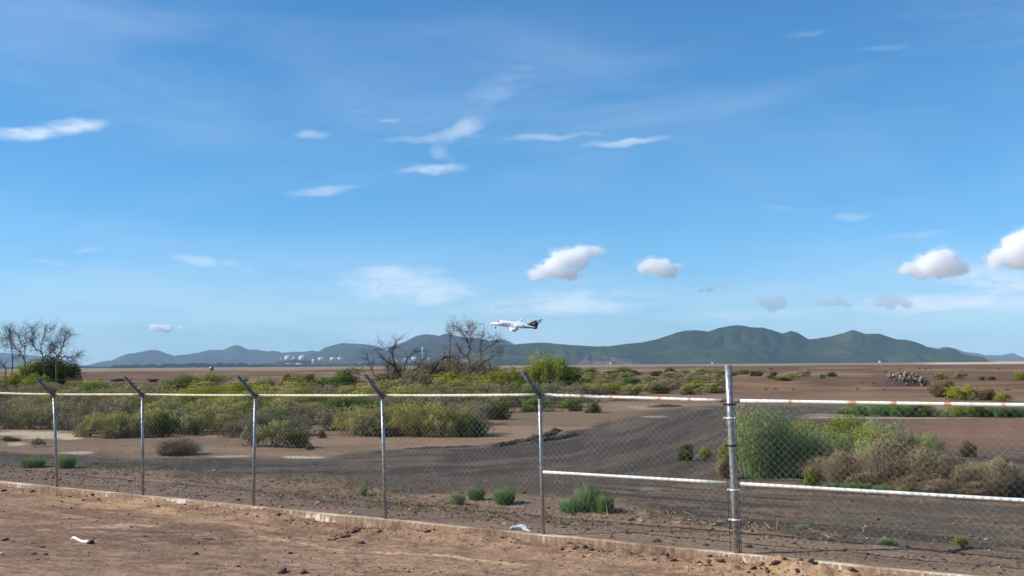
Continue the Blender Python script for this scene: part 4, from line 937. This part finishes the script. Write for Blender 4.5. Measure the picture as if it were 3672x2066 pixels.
# ------------------------------------------------------------------ trees
def tree(label, limbs, Y, jitter, seed, barkmat, twigs=60, leafkind=None, leafn=0, leafregion=None, leafsz=.10, name='bare_tree', r0=.10, twl=.5):
    r = np.random.default_rng(seed); base = at(*limbs[0][0], Y); e = empty(name, (base[0], Y, gzf(base[0], Y))); tag(e, label, 'tree'); off = np.array(e.location)
    q = Q(); tq = Q(); ends = []; depth = {}
    for li, pts in enumerate(limbs):
        key0 = tuple(pts[0]); y = depth.get(key0, Y); P = []; dy = r.uniform(-1, 1) * jitter
        wd = pts[0][2] if len(pts[0]) > 2 else None
        for i, p in enumerate(pts):
            yy = y + dy * i / max(1, len(pts) - 1); depth[tuple(p)] = yy; P.append(at(p[0], p[1], yy))
        P = np.array(P)
        if li == 0 or pts[0][1] > 1395: P[0, 2] = off[2] - .1
        # resample with wobble
        u = np.linspace(0, len(P) - 1, len(P) * 4 - 3); RP = np.stack([np.interp(u, np.arange(len(P)), P[:, a]) for a in range(3)], 1)
        RP[1:-1] += r.normal(size=(len(RP) - 2, 3)) * .035
        st = r0 * (1 if pts[0][1] > 1395 else .55 if pts[0][1] > 1270 else .38); rad_ = np.linspace(st, st * .22 + .006, len(RP))
        q.tube(RP - off, rad_, 7)
        for i in range(2, len(RP)): ends.append((RP[i], (RP[i] - RP[i - 1]) / np.linalg.norm(RP[i] - RP[i - 1]), rad_[i], i / len(RP)))
    q.build('trunk', barkmat, e, True)
    tips = []
    for _ in range(twigs):
        p, d, rr, f = ends[min(len(ends) - 1, int(r.random() * len(ends)))]
        if r.random() > f + .25: continue
        dd = d + r.normal(size=3) * .6; dd[2] += .15; dd /= np.linalg.norm(dd); L = twl * r.uniform(.5, 1.3); P = [p]
        for k in range(3): dd = dd + r.normal(size=3) * .25; dd /= np.linalg.norm(dd); P.append(P[-1] + dd * L / 3)
        tq.tube(np.array(P) - off, [rr * .4 + .005, .009, .007, .004], 4, False); tips.append(P[-1])
        for k in range(3):
            b0 = P[r.integers(1, 4)]; d2 = dd + r.normal(size=3) * .8; d2 /= np.linalg.norm(d2); P2 = [b0, b0 + d2 * L * .3, b0 + d2 * L * .5 + r.normal(size=3) * .06]
            tq.tube(np.array(P2) - off, [.007, .005, .003], 3, False); tips.append(P2[-1])
    tq.build('branches', barkmat, e, False)
    if leafkind:
        tips = np.array(tips); idx = r.integers(0, len(tips), leafn); P = tips[idx] + r.normal(size=(leafn, 3)) * leafsz * 1.6
        V, F = leaves(P - off, leafsz, r, .2, 2.0); T = np.repeat(np.stack([r.random(len(tips))[idx], r.random(leafn), r.random(leafn) * .7], 1), 4, 0)
        mesh_np('crown', V, F, FM[leafkind], e, {'tint': T, 'clump': np.repeat(np.tile([[-.35, -.1, .55]], (leafn, 1)), 4, 0)})
    return e


zl = lambda L: [(u / 4.83, 1130 + v / 4.83) for u, v in L]
zc = lambda L: [(1280 + u / 4.155, 1150 + v / 4.155) for u, v in L]
tree('leafless tree with two forked trunks rising behind the dark bush', [zl([(450, 1340), (430, 800), (390, 700), (320, 620), (240, 520), (190, 440), (180, 360), (165, 260)]), zl([(430, 800), (430, 700), (430, 600), (445, 540), (460, 480), (440, 400), (455, 330), (450, 230)]),
      zl([(320, 620), (215, 570), (200, 480), (180, 440), (125, 330)]), zl([(445, 540), (370, 490), (340, 420), (320, 370), (300, 320)]), zl([(460, 480), (520, 470), (540, 430)]), zl([(445, 540), (385, 540), (340, 450)])], 112, 1.2, 1, FM['grey_bark'], 330, None, r0=.062, twl=.9)
tree('leafless tree whose fork spreads widest against the sky, left side', [zl([(760, 1340), (745, 780), (740, 670), (700, 630), (620, 590), (570, 520), (555, 450), (600, 400), (560, 280), (575, 220)]), zl([(740, 670), (705, 600), (705, 500), (740, 420), (785, 320), (775, 210)]),
      zl([(740, 670), (820, 600), (880, 520), (960, 460), (1030, 390), (1045, 300)]), zl([(555, 450), (530, 380), (620, 250)]), zl([(785, 320), (860, 290), (910, 230)]), zl([(740, 740), (840, 680), (910, 600), (950, 540)])], 114, 1.2, 2, FM['grey_bark'], 420, None, r0=.062, twl=.9)
tree('grey twiggy bare tree at the right of the left tree group', [zl([(990, 1330), (975, 900), (990, 720), (1040, 650), (1080, 540), (1110, 440), (1150, 350), (1160, 300)]), zl([(990, 720), (1100, 720), (1190, 730), (1280, 760), (1340, 690)]), zl([(1190, 730), (1160, 770), (1260, 800)]),
      zl([(975, 900), (900, 820), (860, 700), (900, 620)]), zl([(1110, 440), (1190, 380), (1230, 340)]), zl([(990, 720), (940, 640), (960, 540), (900, 480)])], 116, 1.4, 3, FM['pale_bark'], 330, 'brown', 500, leafsz=.07, r0=.09, twl=.9)
tree('thin leafless tree at the left edge of the photo', [zl([(200, 1330), (215, 860), (220, 740), (205, 600), (195, 480), (175, 380), (170, 260)]), zl([(220, 740), (300, 720), (350, 700)]), zl([(90, 1330), (95, 920), (60, 860), (-30, 820)]), zl([(205, 600), (110, 550), (50, 500), (0, 440)]), zl([(110, 550), (120, 470), (60, 330)])], 118, 1.2, 4, FM['pale_bark'], 300, None, r0=.07, twl=.85)
tree('dark twisted half-dead tree with a wide fork beside the fourth arm', [zc([(765, 1080), (755, 1000), (690, 940), (640, 830), (600, 760), (560, 670), (540, 560), (525, 450), (570, 380), (600, 300)]), zc([(560, 670), (500, 640), (430, 600), (360, 540), (300, 480)]), zc([(755, 1000), (700, 830), (720, 680), (760, 550), (860, 460), (930, 450)]),
      zc([(770, 1080), (900, 960), (1010, 870), (1110, 770), (1190, 680), (1230, 610), (1300, 550), (1400, 555)]), zc([(900, 960), (1080, 800), (1200, 750), (1290, 730), (1340, 800)]), zc([(690, 940), (500, 890), (470, 760), (440, 650)]), zc([(500, 890), (270, 830), (200, 680), (150, 510)]), zc([(755, 1000), (740, 900), (800, 800), (900, 700), (950, 600), (1020, 560)]), zc([(770, 1080), (940, 1010), (1020, 1070)]), zc([(570, 380), (470, 420), (360, 370)])], 104, 1.6, 5, FM['bark'], 620, 'grey', 1500, leafsz=.11, r0=.10, twl=.85)
tree('thin grey-green tree with dead bare top, left of the jet', [zc([(1780, 1060), (1750, 800), (1700, 680), (1650, 560), (1690, 430), (1660, 330), (1620, 250), (1560, 170), (1510, 120)]), zc([(1690, 430), (1700, 330), (1690, 230), (1670, 160), (1665, 90)]), zc([(1690, 230), (1750, 110)]), zc([(1720, 830), (1660, 730), (1570, 650)]), zc([(1780, 800), (1840, 650), (1840, 480), (1850, 330), (1840, 270), (1900, 190)]), zc([(1840, 480), (1960, 380), (2060, 330), (2080, 320)]), zc([(1840, 650), (1990, 560), (2100, 470)]), zc([(1650, 560), (1560, 480), (1500, 400)]), zc([(1850, 330), (1960, 250)])], 108, 1.6, 6, FM['grey_bark'], 460, 'grey', 2200, leafsz=.09, name='sparse_tree', r0=.08, twl=.85)
tree('dead upright snag with a forked bare tip, among green leaves', [zc([(1385, 1080), (1385, 740), (1380, 600), (1385, 440), (1385, 340), (1390, 250), (1400, 190), (1440, 130), (1430, 30)]), zc([(1390, 210), (1375, 150), (1370, 100)]), zc([(1385, 600), (1500, 560), (1600, 540)]), zc([(1385, 440), (1340, 400), (1310, 420)]), zc([(1510, 1080), (1510, 640), (1510, 420)])], 110, 1.0, 7, FM['grey_bark'], 120, 'grey', 400, leafsz=.08, name='dead_snag', r0=.07, twl=.7)

# ------------------------------------------------------------------ soil mound with rubble, ridges, stones, litter
DM = pmat('dark_earth', lin(82, 70, 64), .95, 0, .1, (5, .8, .06), lin(72, 62, 58), 3)
RB = pmat('broken_concrete', lin(166, 148, 128), .9, 0, .15, (14, .5, .02), lin(96, 80, 70), 1.5)
CL = pmat('dry_clod', lin(128, 100, 82), .95, 0, .1, (20, .6, .01), lin(96, 74, 62), 9)
def rock(seed, mat, name, flat=.7, sub=2, k=.35):
    r = np.random.default_rng(seed); V, F = ico(np.zeros(3), 1.0, sub); d = fbm(V[:, 0] * 1.3 + seed, V[:, 1] * 1.3 + V[:, 2] * 1.7, seed, 3) - .5
    V = V * (1 + d[:, None] * k * 3); V = np.clip(V, -.8, .85) * np.array([1, .8, flat]); m = mesh_np(name, V, F, mat); me = m.data; bpy.data.objects.remove(m); return me


g0 = ground(3265, 1386); Ls = g0[1] / FPX
mx, my = np.meshgrid(np.linspace(-1, 1, 60), np.linspace(-1, 1, 34)); rr = np.sqrt(mx ** 2 + my ** 2)
def mound_h(ux, uy): 
    r_ = np.hypot(ux, uy); return np.clip(1 - r_ ** 1.6, 0, None) * (1.12 + .45 * (fbm(ux * 2.5 + 9, uy * 2.5, 3, 4) - .5) * 2) * (1 - .25 * np.clip(-ux - .2, 0, 1))
hz = mound_h(mx, my) * 42 * Ls - .05; V = np.stack([mx * 112 * Ls, my * 2.2, hz], -1).reshape(-1, 3)
i = np.arange(33)[:, None] * 60; j = np.arange(59)[None, :]; F = np.stack([i + j, i + j + 1, i + 61 + j, i + 60 + j], -1).reshape(-1, 4)
tag(mesh_np('earth_mound', V, F, DM, None, None, True, (g0[0] - 15 * Ls, g0[1] + 1.6, gzf(g0[0], g0[1]))), 'dark earth mound carrying the rubble heap on the plain', 'earth mound')
rocks = [rock(i + 40, RB, 'rubble_chunk', .75, 1, .55) for i in range(5)]
r3 = np.random.default_rng(9)
for i in range(190):
    ux = r3.uniform(-.45, .88); uy = -abs(r3.normal() * .45) + .1; 
    if math.hypot(ux, uy) > .97: continue
    o = bpy.data.objects.new('rubble_chunk', rocks[i % 5]); COL.objects.link(o); s_ = r3.uniform(.07, .17) * (2.4 if r3.random() < .2 else 1)
    o.location = (g0[0] - 15 * Ls + ux * 112 * Ls, g0[1] + 1.6 + uy * 2.2, float(mound_h(np.array([ux]), np.array([uy]))[0]) * 42 * Ls + s_ * .25)
    o.rotation_euler = tuple(r3.uniform(0, 6.28, 3)); o.scale = (s_, s_ * r3.uniform(.6, 1), s_)
    tag(o, 'pale broken concrete chunk lying on the dark earth mound', 'rubble', 'broken concrete chunks on the earth mound')

def berm(label, pts, w_, h_, seed, mat=DM):
    G = np.array([ground(*p) for p in pts]); L = np.concatenate([[0], np.cumsum(np.linalg.norm(np.diff(G, axis=0), axis=1))]); u = np.arange(0, L[-1], .08)
    P = np.stack([np.interp(u, L, G[:, a]) for a in range(2)], 1); T = np.gradient(P, axis=0); T /= np.linalg.norm(T, axis=1, keepdims=True); Nn = np.stack([-T[:, 1], T[:, 0]], 1)
    cr = np.linspace(-1, 1, 11); V = []
    for c_ in cr:
        X = P + Nn * (c_ * w_ + (fbm(u * .8, u * 0, seed, 3) - .5)[:, None] * w_); hh = h_ * (1 - c_ ** 2) * (.15 + 1.7 * fbm(u * 3.2, u * 0 + c_ * 3, seed + 3, 5, .7) ** 1.5) * np.minimum(1, np.minimum(u, L[-1] - u) / .8)
        V.append(np.stack([X[:, 0], X[:, 1], gz(X[:, 0], X[:, 1]) + hh - .03], 1))
    V = np.concatenate(V); k = len(u); i = np.arange(10)[:, None] * k; j = np.arange(k - 1)[None, :]; F = np.stack([i + j, i + j + 1, i + k + j + 1, i + k + j], -1).reshape(-1, 4)
    tag(mesh_np('mud_ridge', V, F[:, ::-1], mat, None, None, True), label, 'mud ridge', 'ridges of churned mud by the road')


berm('black churned mud ridge just left of the fifth post', [(1720, 1607), (1800, 1596), (1870, 1584), (1960, 1562), (2000, 1545), (2010, 1540)], .24, .14, 1)
berm('long low churned mud ridge above the road, crossing post five', [(1890, 1592), (1990, 1575), (2060, 1560), (2140, 1556)], .2, .13, 2)
berm('thin dark mud ridge at the road edge right of post four', [(1390, 1612), (1500, 1608), (1600, 1604), (1760, 1600)], .18, .10, 3)
berm('short mud bank, coloured dark for shade, under the top rail near the thick post', [(2325, 1461), (2380, 1459), (2455, 1457)], .5, .22, 4)  # shadow of the mound edge, put in as dark earth colour
berm('low dark mud line across the road left of the fifth post', [(1520, 1629), (1570, 1627), (1640, 1632)], .2, .12, 5)
berm('low black mud bank right under the rusty top rail', [(2170, 1438), (2260, 1436), (2345, 1436)], .4, .2, 6)

# stones and clods on the near ground: individual larger ones, fine gravel as stuff
clods = [rock(i + 70, CL, 'dirt_clod', .55, 2) for i in range(4)]
def put(me, name, px, py, s_, z=None, label=None, cat=None, group=None, rot=None):
    g = ground(px, py, -.2 if z is None else z); gh = gzf(g[0], g[1]); o = bpy.data.objects.new(name, me); COL.objects.link(o)
    o.location = (g[0], g[1], gh + .15 * s_); o.scale = (s_, s_ * .8, s_ * .7); o.rotation_euler = (0, 0, r2.uniform(0, 6.28) if rot is None else rot); tag(o, label, cat, group); return o
for i, (x, y, s_, lb) in enumerate([(254, 1827, .055, 'dark stone alone on bare soil left of the second post'), (1292, 1952, .075, 'dark clod beneath the dry dirt pile near post four'), (700, 1993, .07, 'black stone near the bottom of the photo left half'), (150, 1967, .05, 'small dark stone below the white plastic scrap'), (1010, 2058, .11, 'dark flat clod at the bottom photo edge'), (1085, 2062, .09, 'second dark flat clod at the bottom photo edge'), (18, 1942, .07, 'dark clod at the left photo edge'), (1040, 1990, .05, 'small round clod in open dirt below the kerb'),
                        (118, 1996, .06, 'left of two black clods in the bottom left corner'), (160, 1997, .06, 'right of two black clods in the bottom left corner'), (2345, 1992, .10, 'biggest dark clod leaning on the kerb between post five and thick post'), (2190, 1975, .06, 'pale clod against the kerb right of post five')]):
    put(clods[i % 4], 'dirt_clod', x, y, s_, None, lb, 'clod', 'larger clods on the near dirt')
for i in range(60):
    s0 = r2.uniform(4.2, 6.4) * FSTEP if i < 44 else r2.uniform(-1, 4.2) * FSTEP; p = fence_pt(s0, -r2.uniform(.10, .42) ** 1.0)
    o = bpy.data.objects.new('dirt_clod', clods[i % 4]); COL.objects.link(o); s_ = r2.uniform(.025, .07); o.location = (p[0], p[1], gzf(p[0], p[1]) + s_ * .2); o.scale = (s_, s_, s_ * .8); o.rotation_euler = (r2.uniform(0, 1), 0, r2.uniform(0, 6))
    tag(o, 'loose brown clod heaped against the foot of the kerb', 'clod', 'loose clods heaped along the kerb')


def scatter_stuff(name, n_, gen, mat, seed, label=None, sub=1):
    r = np.random.default_rng(seed); base, F0 = ico(np.zeros(3), 1.0, sub); Vs = []; Fs = []; m = len(base)
    X, Y, S = gen(r, n_); Z = gz(X, Y); jit_ = 1 + .35 * r.normal(size=(n_, m, 1)) * .6; st = r.uniform(.5, 1, (n_, 1, 3)) * S[:, None, None]; st[..., 2] *= .45
    V = base[None] * jit_ * st + np.stack([X, Y, Z + S * .2], 1)[:, None, :]; F = (F0[None] + np.arange(n_)[:, None, None] * m).reshape(-1, 3)
    return tag(mesh_np(name, V.reshape(-1, 3), F, mat), label, None, None, 'stuff')


def near_gen(r, n_):
    s_ = r.uniform(-2.2, 6.8, n_) * FSTEP; o_ = -r.uniform(.1, 7, n_); cl_ = fbm(s_ * .35, o_ * .7, 19, 3); keep = cl_ + r.normal(size=n_) * .06 > .46
    o_ = np.where(keep, o_, -.1 - np.abs(r.normal(size=n_)) * .25); return FORG[0] + FDIR[0] * s_ + FNRM[0] * o_, FORG[1] + FDIR[1] * s_ + FNRM[1] * o_, r.gamma(2.0, .0045, n_) + .005
def verge_gen(r, n_):
    s_ = r.uniform(-2.5, 7, n_) * FSTEP; o_ = .15 + r.gamma(1.6, 1.3, n_); return FORG[0] + FDIR[0] * s_ + FNRM[0] * o_, FORG[1] + FDIR[1] * s_ + FNRM[1] * o_, r.gamma(2.0, .007, n_) + .006
PB1 = pmat('brown_gravel', lin(120, 96, 80), .95, 0, .1, None, lin(84, 64, 54), 2.5); PB2 = pmat('pale_gravel', lin(196, 180, 160), .9, 0, .1, None, lin(150, 126, 104), 2)
scatter_stuff('gravel', 3800, near_gen, PB1, 3); scatter_stuff('gravel', 420, near_gen, PB2, 5); scatter_stuff('gravel', 3600, verge_gen, PB1, 7); scatter_stuff('gravel', 420, verge_gen, PB2, 8)


def straw(name, n_, s0, s1, o0, o1, seed, mat, L=(.05, .22), zup=.03):
    r = np.random.default_rng(seed); s_ = r.uniform(s0, s1, n_) * FSTEP; o_ = r.uniform(o0, o1, n_); k_ = fbm(s_ * .5, o_ * .9, seed, 3) > .47
    s_, o_ = s_[k_], o_[k_]; X = FORG[0] + FDIR[0] * s_ + FNRM[0] * o_; Y = FORG[1] + FDIR[1] * s_ + FNRM[1] * o_; m = len(X)
    P = np.stack([X, Y, gz(X, Y) + .008], 1); d = r.normal(size=(m, 3)) * (1, 1, .25); d[:, 2] = np.abs(d[:, 2]); d /= np.linalg.norm(d, axis=1, keepdims=True); Ls_ = r.uniform(*L, m)[:, None]
    e = np.cross(d, [0, 0, 1.0]) * .006 + np.array([0, 0, .005]); A, B = P, P + d * Ls_ + np.array([0, 0, 1]) * (r.random((m, 1)) * zup)
    V = np.stack([A - e, A + e, B + e * .5, B - e * .5], 1).reshape(-1, 3); F = np.arange(m * 4).reshape(-1, 4); T = np.repeat(r.random((m, 3)), 4, 0)
    return tag(mesh_np(name, V, F, mat, None, {'tint': T, 'clump': np.tile([[0, 0, 1.0]], (len(T), 1))}), None, None, None, 'stuff')


straw('straw_litter', 2600, 1.6, 5.2, 1.0, 3.4, 11, FM['dry']); straw('straw_litter', 1500, -1, 3, 1.5, 4.5, 12, FM['brown']); straw('straw_litter', 900, -1.5, 6.8, -3, -.1, 13, FM['dry'], (.03, .12), .01)
straw('grass_stubble', 2200, -2, 7, .6, 9, 14, FM['grey'], (.02, .07), .05)

# pieces of litter
def blob(name, pts, mat, seed, label, cat, z=-.2, crumple=.35):
    """crumpled sheet: lofted crumpled rings along px points with px radii"""
    r = np.random.default_rng(seed); q = Q(); R = []
    for x, y, rp in pts:
        c0 = ground(x, y, z); s_ = c0[1] / FPX; c0[2] = gzf(c0[0], c0[1]) + rp * s_ * .55; th = np.arange(12) * math.pi / 6; rr_ = rp * s_ * (1 + crumple * r.normal(size=12) * .6)
        R.append(np.stack([c0[0] + r.normal(size=12) * rp * s_ * .25, c0[1] + np.cos(th) * rr_, c0[2] + np.sin(th) * rr_ * .8], 1))
    q.loft(R); return tag(q.build(name, mat), label, cat)


WP = pmat('white_plastic', lin(232, 228, 218), .5, 0, .3, None, lin(206, 198, 184), 12); BP = pmat('dark_scrap', lin(42, 34, 32), .7)
GP = pmat('grey_plastic', lin(214, 218, 224), .35, 0, .4, (30, .6, .01), lin(150, 150, 158), 10)
wp = blob('plastic_scrap', [(256, 1935, 3), (266, 1934, 8), (278, 1938, 7), (292, 1944, 5), (308, 1946, 6), (322, 1948, 7)], WP, 1, 'white bone-shaped plastic scrap with a black end on the near dirt', 'litter')
bo = blob('cap', [(312, 1952, 4), (322, 1952, 8), (334, 1951, 8), (338, 1951, 4)], BP, 2, None, None); bo.parent = wp
for k_ in ('label', 'category'):
    if k_ in bo: del bo[k_]
blob('plastic_bag', [(1828, 1946, 3), (1838, 1945, 8), (1852, 1944, 9), (1866, 1944, 13), (1878, 1945, 13), (1890, 1950, 5), (1908, 1956, 3)], GP, 3, 'crumpled white plastic bag at the kerb foot left of post five', 'litter')
blob('plastic_scrap', [(0, 1996, 5), (6, 1995, 7), (14, 1994, 5)], WP, 4, 'small white plastic scrap at the bottom left photo edge', 'litter')
blob('wood_stick', [(728, 1936, 2), (732, 1936, 3), (765, 1938, 3), (770, 1938, 2)], BP, 5, 'short straight dark stick lying on the near dirt', 'stick', crumple=.1)
blob('wood_stick', [(790, 1937, 2), (796, 1937, 3), (800, 1937, 2)], BP, 6, 'short black stub right of the straight dark stick', 'stick')
blob('cardboard_scrap', [(2254, 1864, 6), (2266, 1855, 11), (2282, 1853, 11), (2296, 1862, 8), (2304, 1870, 3)], pmat('beige_cardboard', lin(186, 160, 122), .9, 0, .1, None, lin(140, 112, 84), 20), 7, 'crumpled beige cardboard scrap right of the widest green tuft', 'litter', 0)
blob('rubber_scrap', [(2008, 1874, 3), (2014, 1876, 7), (2026, 1880, 5), (2044, 1882, 3)], BP, 8, 'black rubber scrap behind the kerb right of post five', 'litter', 0)
for i in range(26):
    u = i / 25; put(clods[i % 4], 'dirt_clod', 1185 + 110 * u + r2.uniform(-6, 6), 1936 - 24 * u + r2.uniform(-7, 7), r2.uniform(.03, .075) * (1.3 - abs(u - .6)), None, 'dark clod in the short slanting line of clods below post four', 'clod', 'dark clods strewn in a line below post four')
blob('dead_root', [(1630, 1815, 2), (1650, 1822, 4), (1668, 1834, 4), (1690, 1836, 3)], FM['pale_bark'], 10, 'pale dead root sprawling under the sparse weed', 'root', 0)
blob('dead_root', [(1640, 1836, 2), (1662, 1828, 4), (1672, 1815, 3)], FM['pale_bark'], 11, 'pale dead root crossing the first under the sparse weed', 'root', 0)

# ------------------------------------------------------------------ the works on the far shore
def far(px, py, Y): return at(px, py, Y)
TW = pmat('tank_white', lin(180, 180, 180), .7); BG = pmat('building_grey', lin(150, 156, 158), .8, 0, .2, None, lin(128, 132, 136), .05); RC = pmat('quarry_rock', lin(150, 132, 120), .95, 0, .1, (.05, .8, 3), lin(112, 98, 92), .02)
ridge('hills', [(920, 1313), (960, 1305), (1000, 1294), (1012, 1291), (1120, 1290), (1200, 1290), (1240, 1290), (1270, 1294), (1330, 1299), (1400, 1304), (1470, 1309)], 4700, 160, hill_mat('works_knoll', lin(60, 60, 52), lin(84, 78, 66), lin(110, 98, 86), .01), 31, 40, .25)
ridge('hills', [(985, 1313), (1008, 1300), (1030, 1294), (1110, 1293), (1118, 1296), (1124, 1313)], 4500, 60, hill_mat('wooded_bank', lin(30, 44, 34), lin(40, 54, 38), lin(52, 62, 44), .02), 33, 40, .2)
def tank(x0, x1, y0, y1, label, group='white storage tanks of the far works', cone=.15, Y=4560):
    a, b, c_ = at(x0, y1, Y), at(x1, y1, Y), at(x0, y0, Y); R_ = (b[0] - a[0]) / 2; H_ = c_[2] - a[2]; e = empty('storage_tank', ((a[0] + b[0]) / 2, Y + R_, a[2])); th = np.arange(28) * 2 * math.pi / 28; ring = np.stack([np.cos(th), np.sin(th)], 1)
    q = Q(); q.loft([np.column_stack([ring * R_, np.full(28, z)]) for z in (-3, H_ * (1 - cone))]); q.build('shell', TW, e, False)
    q = Q(); q.loft([np.column_stack([ring * R_ * s_, np.full(28, z)]) for s_, z in ((1.02, H_ * (1 - cone)), (1.02, H_ * (1 - cone) + .5), (.6, H_ * (1 - cone * .4)), (.06, H_))]); q.build('roof', TW, e, True)
    tag(e, label, 'tank', group); return e
tank(1018, 1044, 1273, 1291, 'large domed white tank, leftmost of the big far tanks', cone=.4); tank(1068, 1097, 1273, 1291, 'domed white tank right of the pale stockpile', cone=.45); tank(1005, 1009.5, 1282, 1292, 'narrow white tank left of all the others')
tank(1138, 1167, 1281, 1291, 'flat white tank, first of three in a row on the knoll'); tank(1182, 1206, 1281, 1291, 'flat white tank, middle of three in a row on the knoll'); tank(1208, 1232, 1281, 1291, 'flat white tank, last of three in a row on the knoll')
def block(x0, x1, y0, y1, label, Y=4400, mat=BG, name='industrial_building', roofm=None, cat='building', dep=20, group=None):
    a, b, c_ = at(x0, y1, Y), at(x1, y1, Y), at(x0, y0, Y); w_, h_ = b[0] - a[0], c_[2] - a[2]; e = empty(name, ((a[0] + b[0]) / 2, Y, a[2] - 2)); tag(e, label, cat, group)
    q = Q(); q.box((0, dep / 2, (h_ * .8 + 2) / 2), (w_, dep, h_ * .8 + 2)); q.build('wall', mat, e)
    z = h_ * .8 + 2.02; q = Q(); q.loft([[(x, -.4, z), (x, dep + .4, z), (x, dep + .4, z + .25), (x, dep / 2, z + h_ * .22), (x, -.4, z + .25)] for x in (-w_ / 2 - .4, w_ / 2 + .4)]); q.build('roof', roofm or TW, e); return e
block(1023, 1048, 1303, 1311, 'low greenish shed under the left tank', mat=pmat('shed_green', lin(120, 140, 136), .8)); block(1059, 1086, 1303, 1311, 'low white shed right of the greenish one'); block(1118, 1127, 1289, 1312, 'narrow pale tower building between the tank groups', dep=9); block(1128, 1138, 1302, 1311, 'small pale block at the foot of the tower building')
V, F = ico(np.zeros(3), 1.0, 3); c0 = at(1055, 1291, 4580); d = fbm(V[:, 0] * 2, V[:, 1] * 2 + V[:, 2], 3, 3) - .5
V2 = V * (24, 20, 16) * (1 + d[:, None] * .6); V2[:, 2] = np.where(V2[:, 2] > 0, V2[:, 2] * (1.15 - np.abs(V[:, 0]) ** .7), V2[:, 2] * .3)
tag(mesh_np('stockpile', V2, F, pmat('pale_ore', lin(176, 170, 164), .9, 0, .1, None, lin(140, 124, 112), .1), None, None, False, c0), 'pale pointed stockpile between the two domed tanks', 'stockpile')
st = at(1515.5, 1312, 4300); q = Q(); H_ = at(1515, 1241, 4300)[2]; e = empty('smokestack', (st[0], 4300, 0)); q.loft([np.stack([np.cos(th := np.arange(20) * math.pi / 10) * r_, np.sin(th) * r_, np.full(20, z)], 1) for r_, z in ((3.4, -2), (2.7, H_))]); q.build('shaft', TW, e, True)
q = Q(); q.loft([np.stack([np.cos(th) * r_, np.sin(th) * r_, np.full(20, z)], 1) for r_, z in ((2.9, H_ - 2.5), (2.95, H_ + .3))]); q.build('rim', BG, e, True); tag(e, 'tall slim white smokestack behind the twisted bare tree', 'smokestack')
for i, (x0, x1, y0, y1, lb) in enumerate([(1412, 1440, 1290, 1301, 'pale works building left of the smokestack'), (1446, 1462, 1284, 1300, 'tall pale works block left of the smokestack'), (1474, 1498, 1280, 1299, 'cream works block nearest the smokestack'), (1530, 1552, 1283, 1296, 'pinkish works block right of the smokestack'), (1570, 1620, 1290, 1302, 'long grey works shed seen through the bare tree'), (1660, 1700, 1291, 1300, 'grey works shed behind the thin leafy tree')]):
    block(x0, x1, y0, y1, lb, 4250 + i * 15, BG)
ridge('hills', [(1330, 1309), (1390, 1302), (1450, 1294), (1520, 1288), (1560, 1285), (1620, 1288), (1700, 1284), (1760, 1288), (1820, 1294), (1900, 1301), (1960, 1306)], 4450, 130, hill_mat('quarry_slope', lin(70, 66, 58), lin(104, 94, 84), lin(150, 134, 120), .012), 41, 45, .4)
ridge('hills', [(2070, 1303), (2100, 1278), (2112, 1268), (2124, 1276), (2160, 1280), (2230, 1284), (2280, 1295), (2310, 1305)], 3330, 70, hill_mat('quarry_face', lin(60, 58, 56), lin(92, 86, 82), lin(142, 132, 120), .02), 43, 25, .5)
for x0, x1, y0, y1, lb in [(506, 528, 1315, 1322, 'long low white building on the far shore, left half'), (540, 562, 1317, 1322, 'low cream building right of the long white one'), (655, 678, 1311, 1317, 'red-roofed building among the far trees'), (2188, 2196, 1301, 1307, 'tiny white hut at the foot of the green hills'), (2554, 2559, 1299, 1305, 'tiny white hut left of the thick post'), (3155, 3160, 1294, 1300, 'tiny pale hut below the peaked green hill')]:
    block(x0, x1, y0, y1, lb, 3000 if x0 > 2000 else 4100, TW, 'far_hut' if x0 > 2000 else 'far_building', pmat('red_roof', lin(170, 110, 96), .8) if x0 == 655 else TW, 'building', 10)
sg = at(759, 1336, 560); e = empty('sign_board', (sg[0], 560, 0)); tag(e, 'small dark runway sign box on the bare plain, left half', 'sign'); q = Q(); q.box((0, 0, 1.5), (1.7, .4, 1.7)); q.build('board', M['jet_dark'], e); 
for dx in (-.5, .5): q = Q(); q.box((dx, 0, .3), (.12, .12, .75)); q.build('leg', M['galvd'], e)
# far belt of trees, far too many and too small to count
def belt(x0, x1, ytop, ybase, Y, n_, sz, mat, seed):
    r = np.random.default_rng(seed); xs = r.uniform(x0, x1, n_); hm_ = (fbm(xs * .06, xs * 0, seed, 4) * 1.2 + .1); P = []
    a, b = at(x0, ybase, Y), at(x1, ybase, Y); X = np.interp(xs, [x0, x1], [a[0], b[0]]); H_ = (ybase - ytop) * Y / FPX
    P = np.stack([X, Y + r.uniform(0, 60, n_), r.random(n_) ** .8 * H_ * np.clip(hm_, .2, 1.1)], 1); V, F = leaves(P, sz, r, .2, 1.4)
    T = np.repeat(np.stack([fbm(xs * .1, xs * 0 + 4, seed, 2), r.random(n_), r.random(n_) * .4], 1), 4, 0); return tag(mesh_np('far_trees', V, F, FM['dark'], None, {'tint': T, 'clump': np.tile([[-.3, -.5, .5]], (len(T), 1))}), None, None, None, 'stuff')
belt(395, 960, 1309, 1324, 3700, 9000, 4.2, None, 1); belt(940, 1480, 1308, 1320, 3650, 5000, 3.6, None, 2); belt(1300, 1900, 1302, 1316, 3600, 5000, 3.4, None, 3); belt(-40, 400, 1320, 1328, 3700, 2500, 3.4, None, 4)
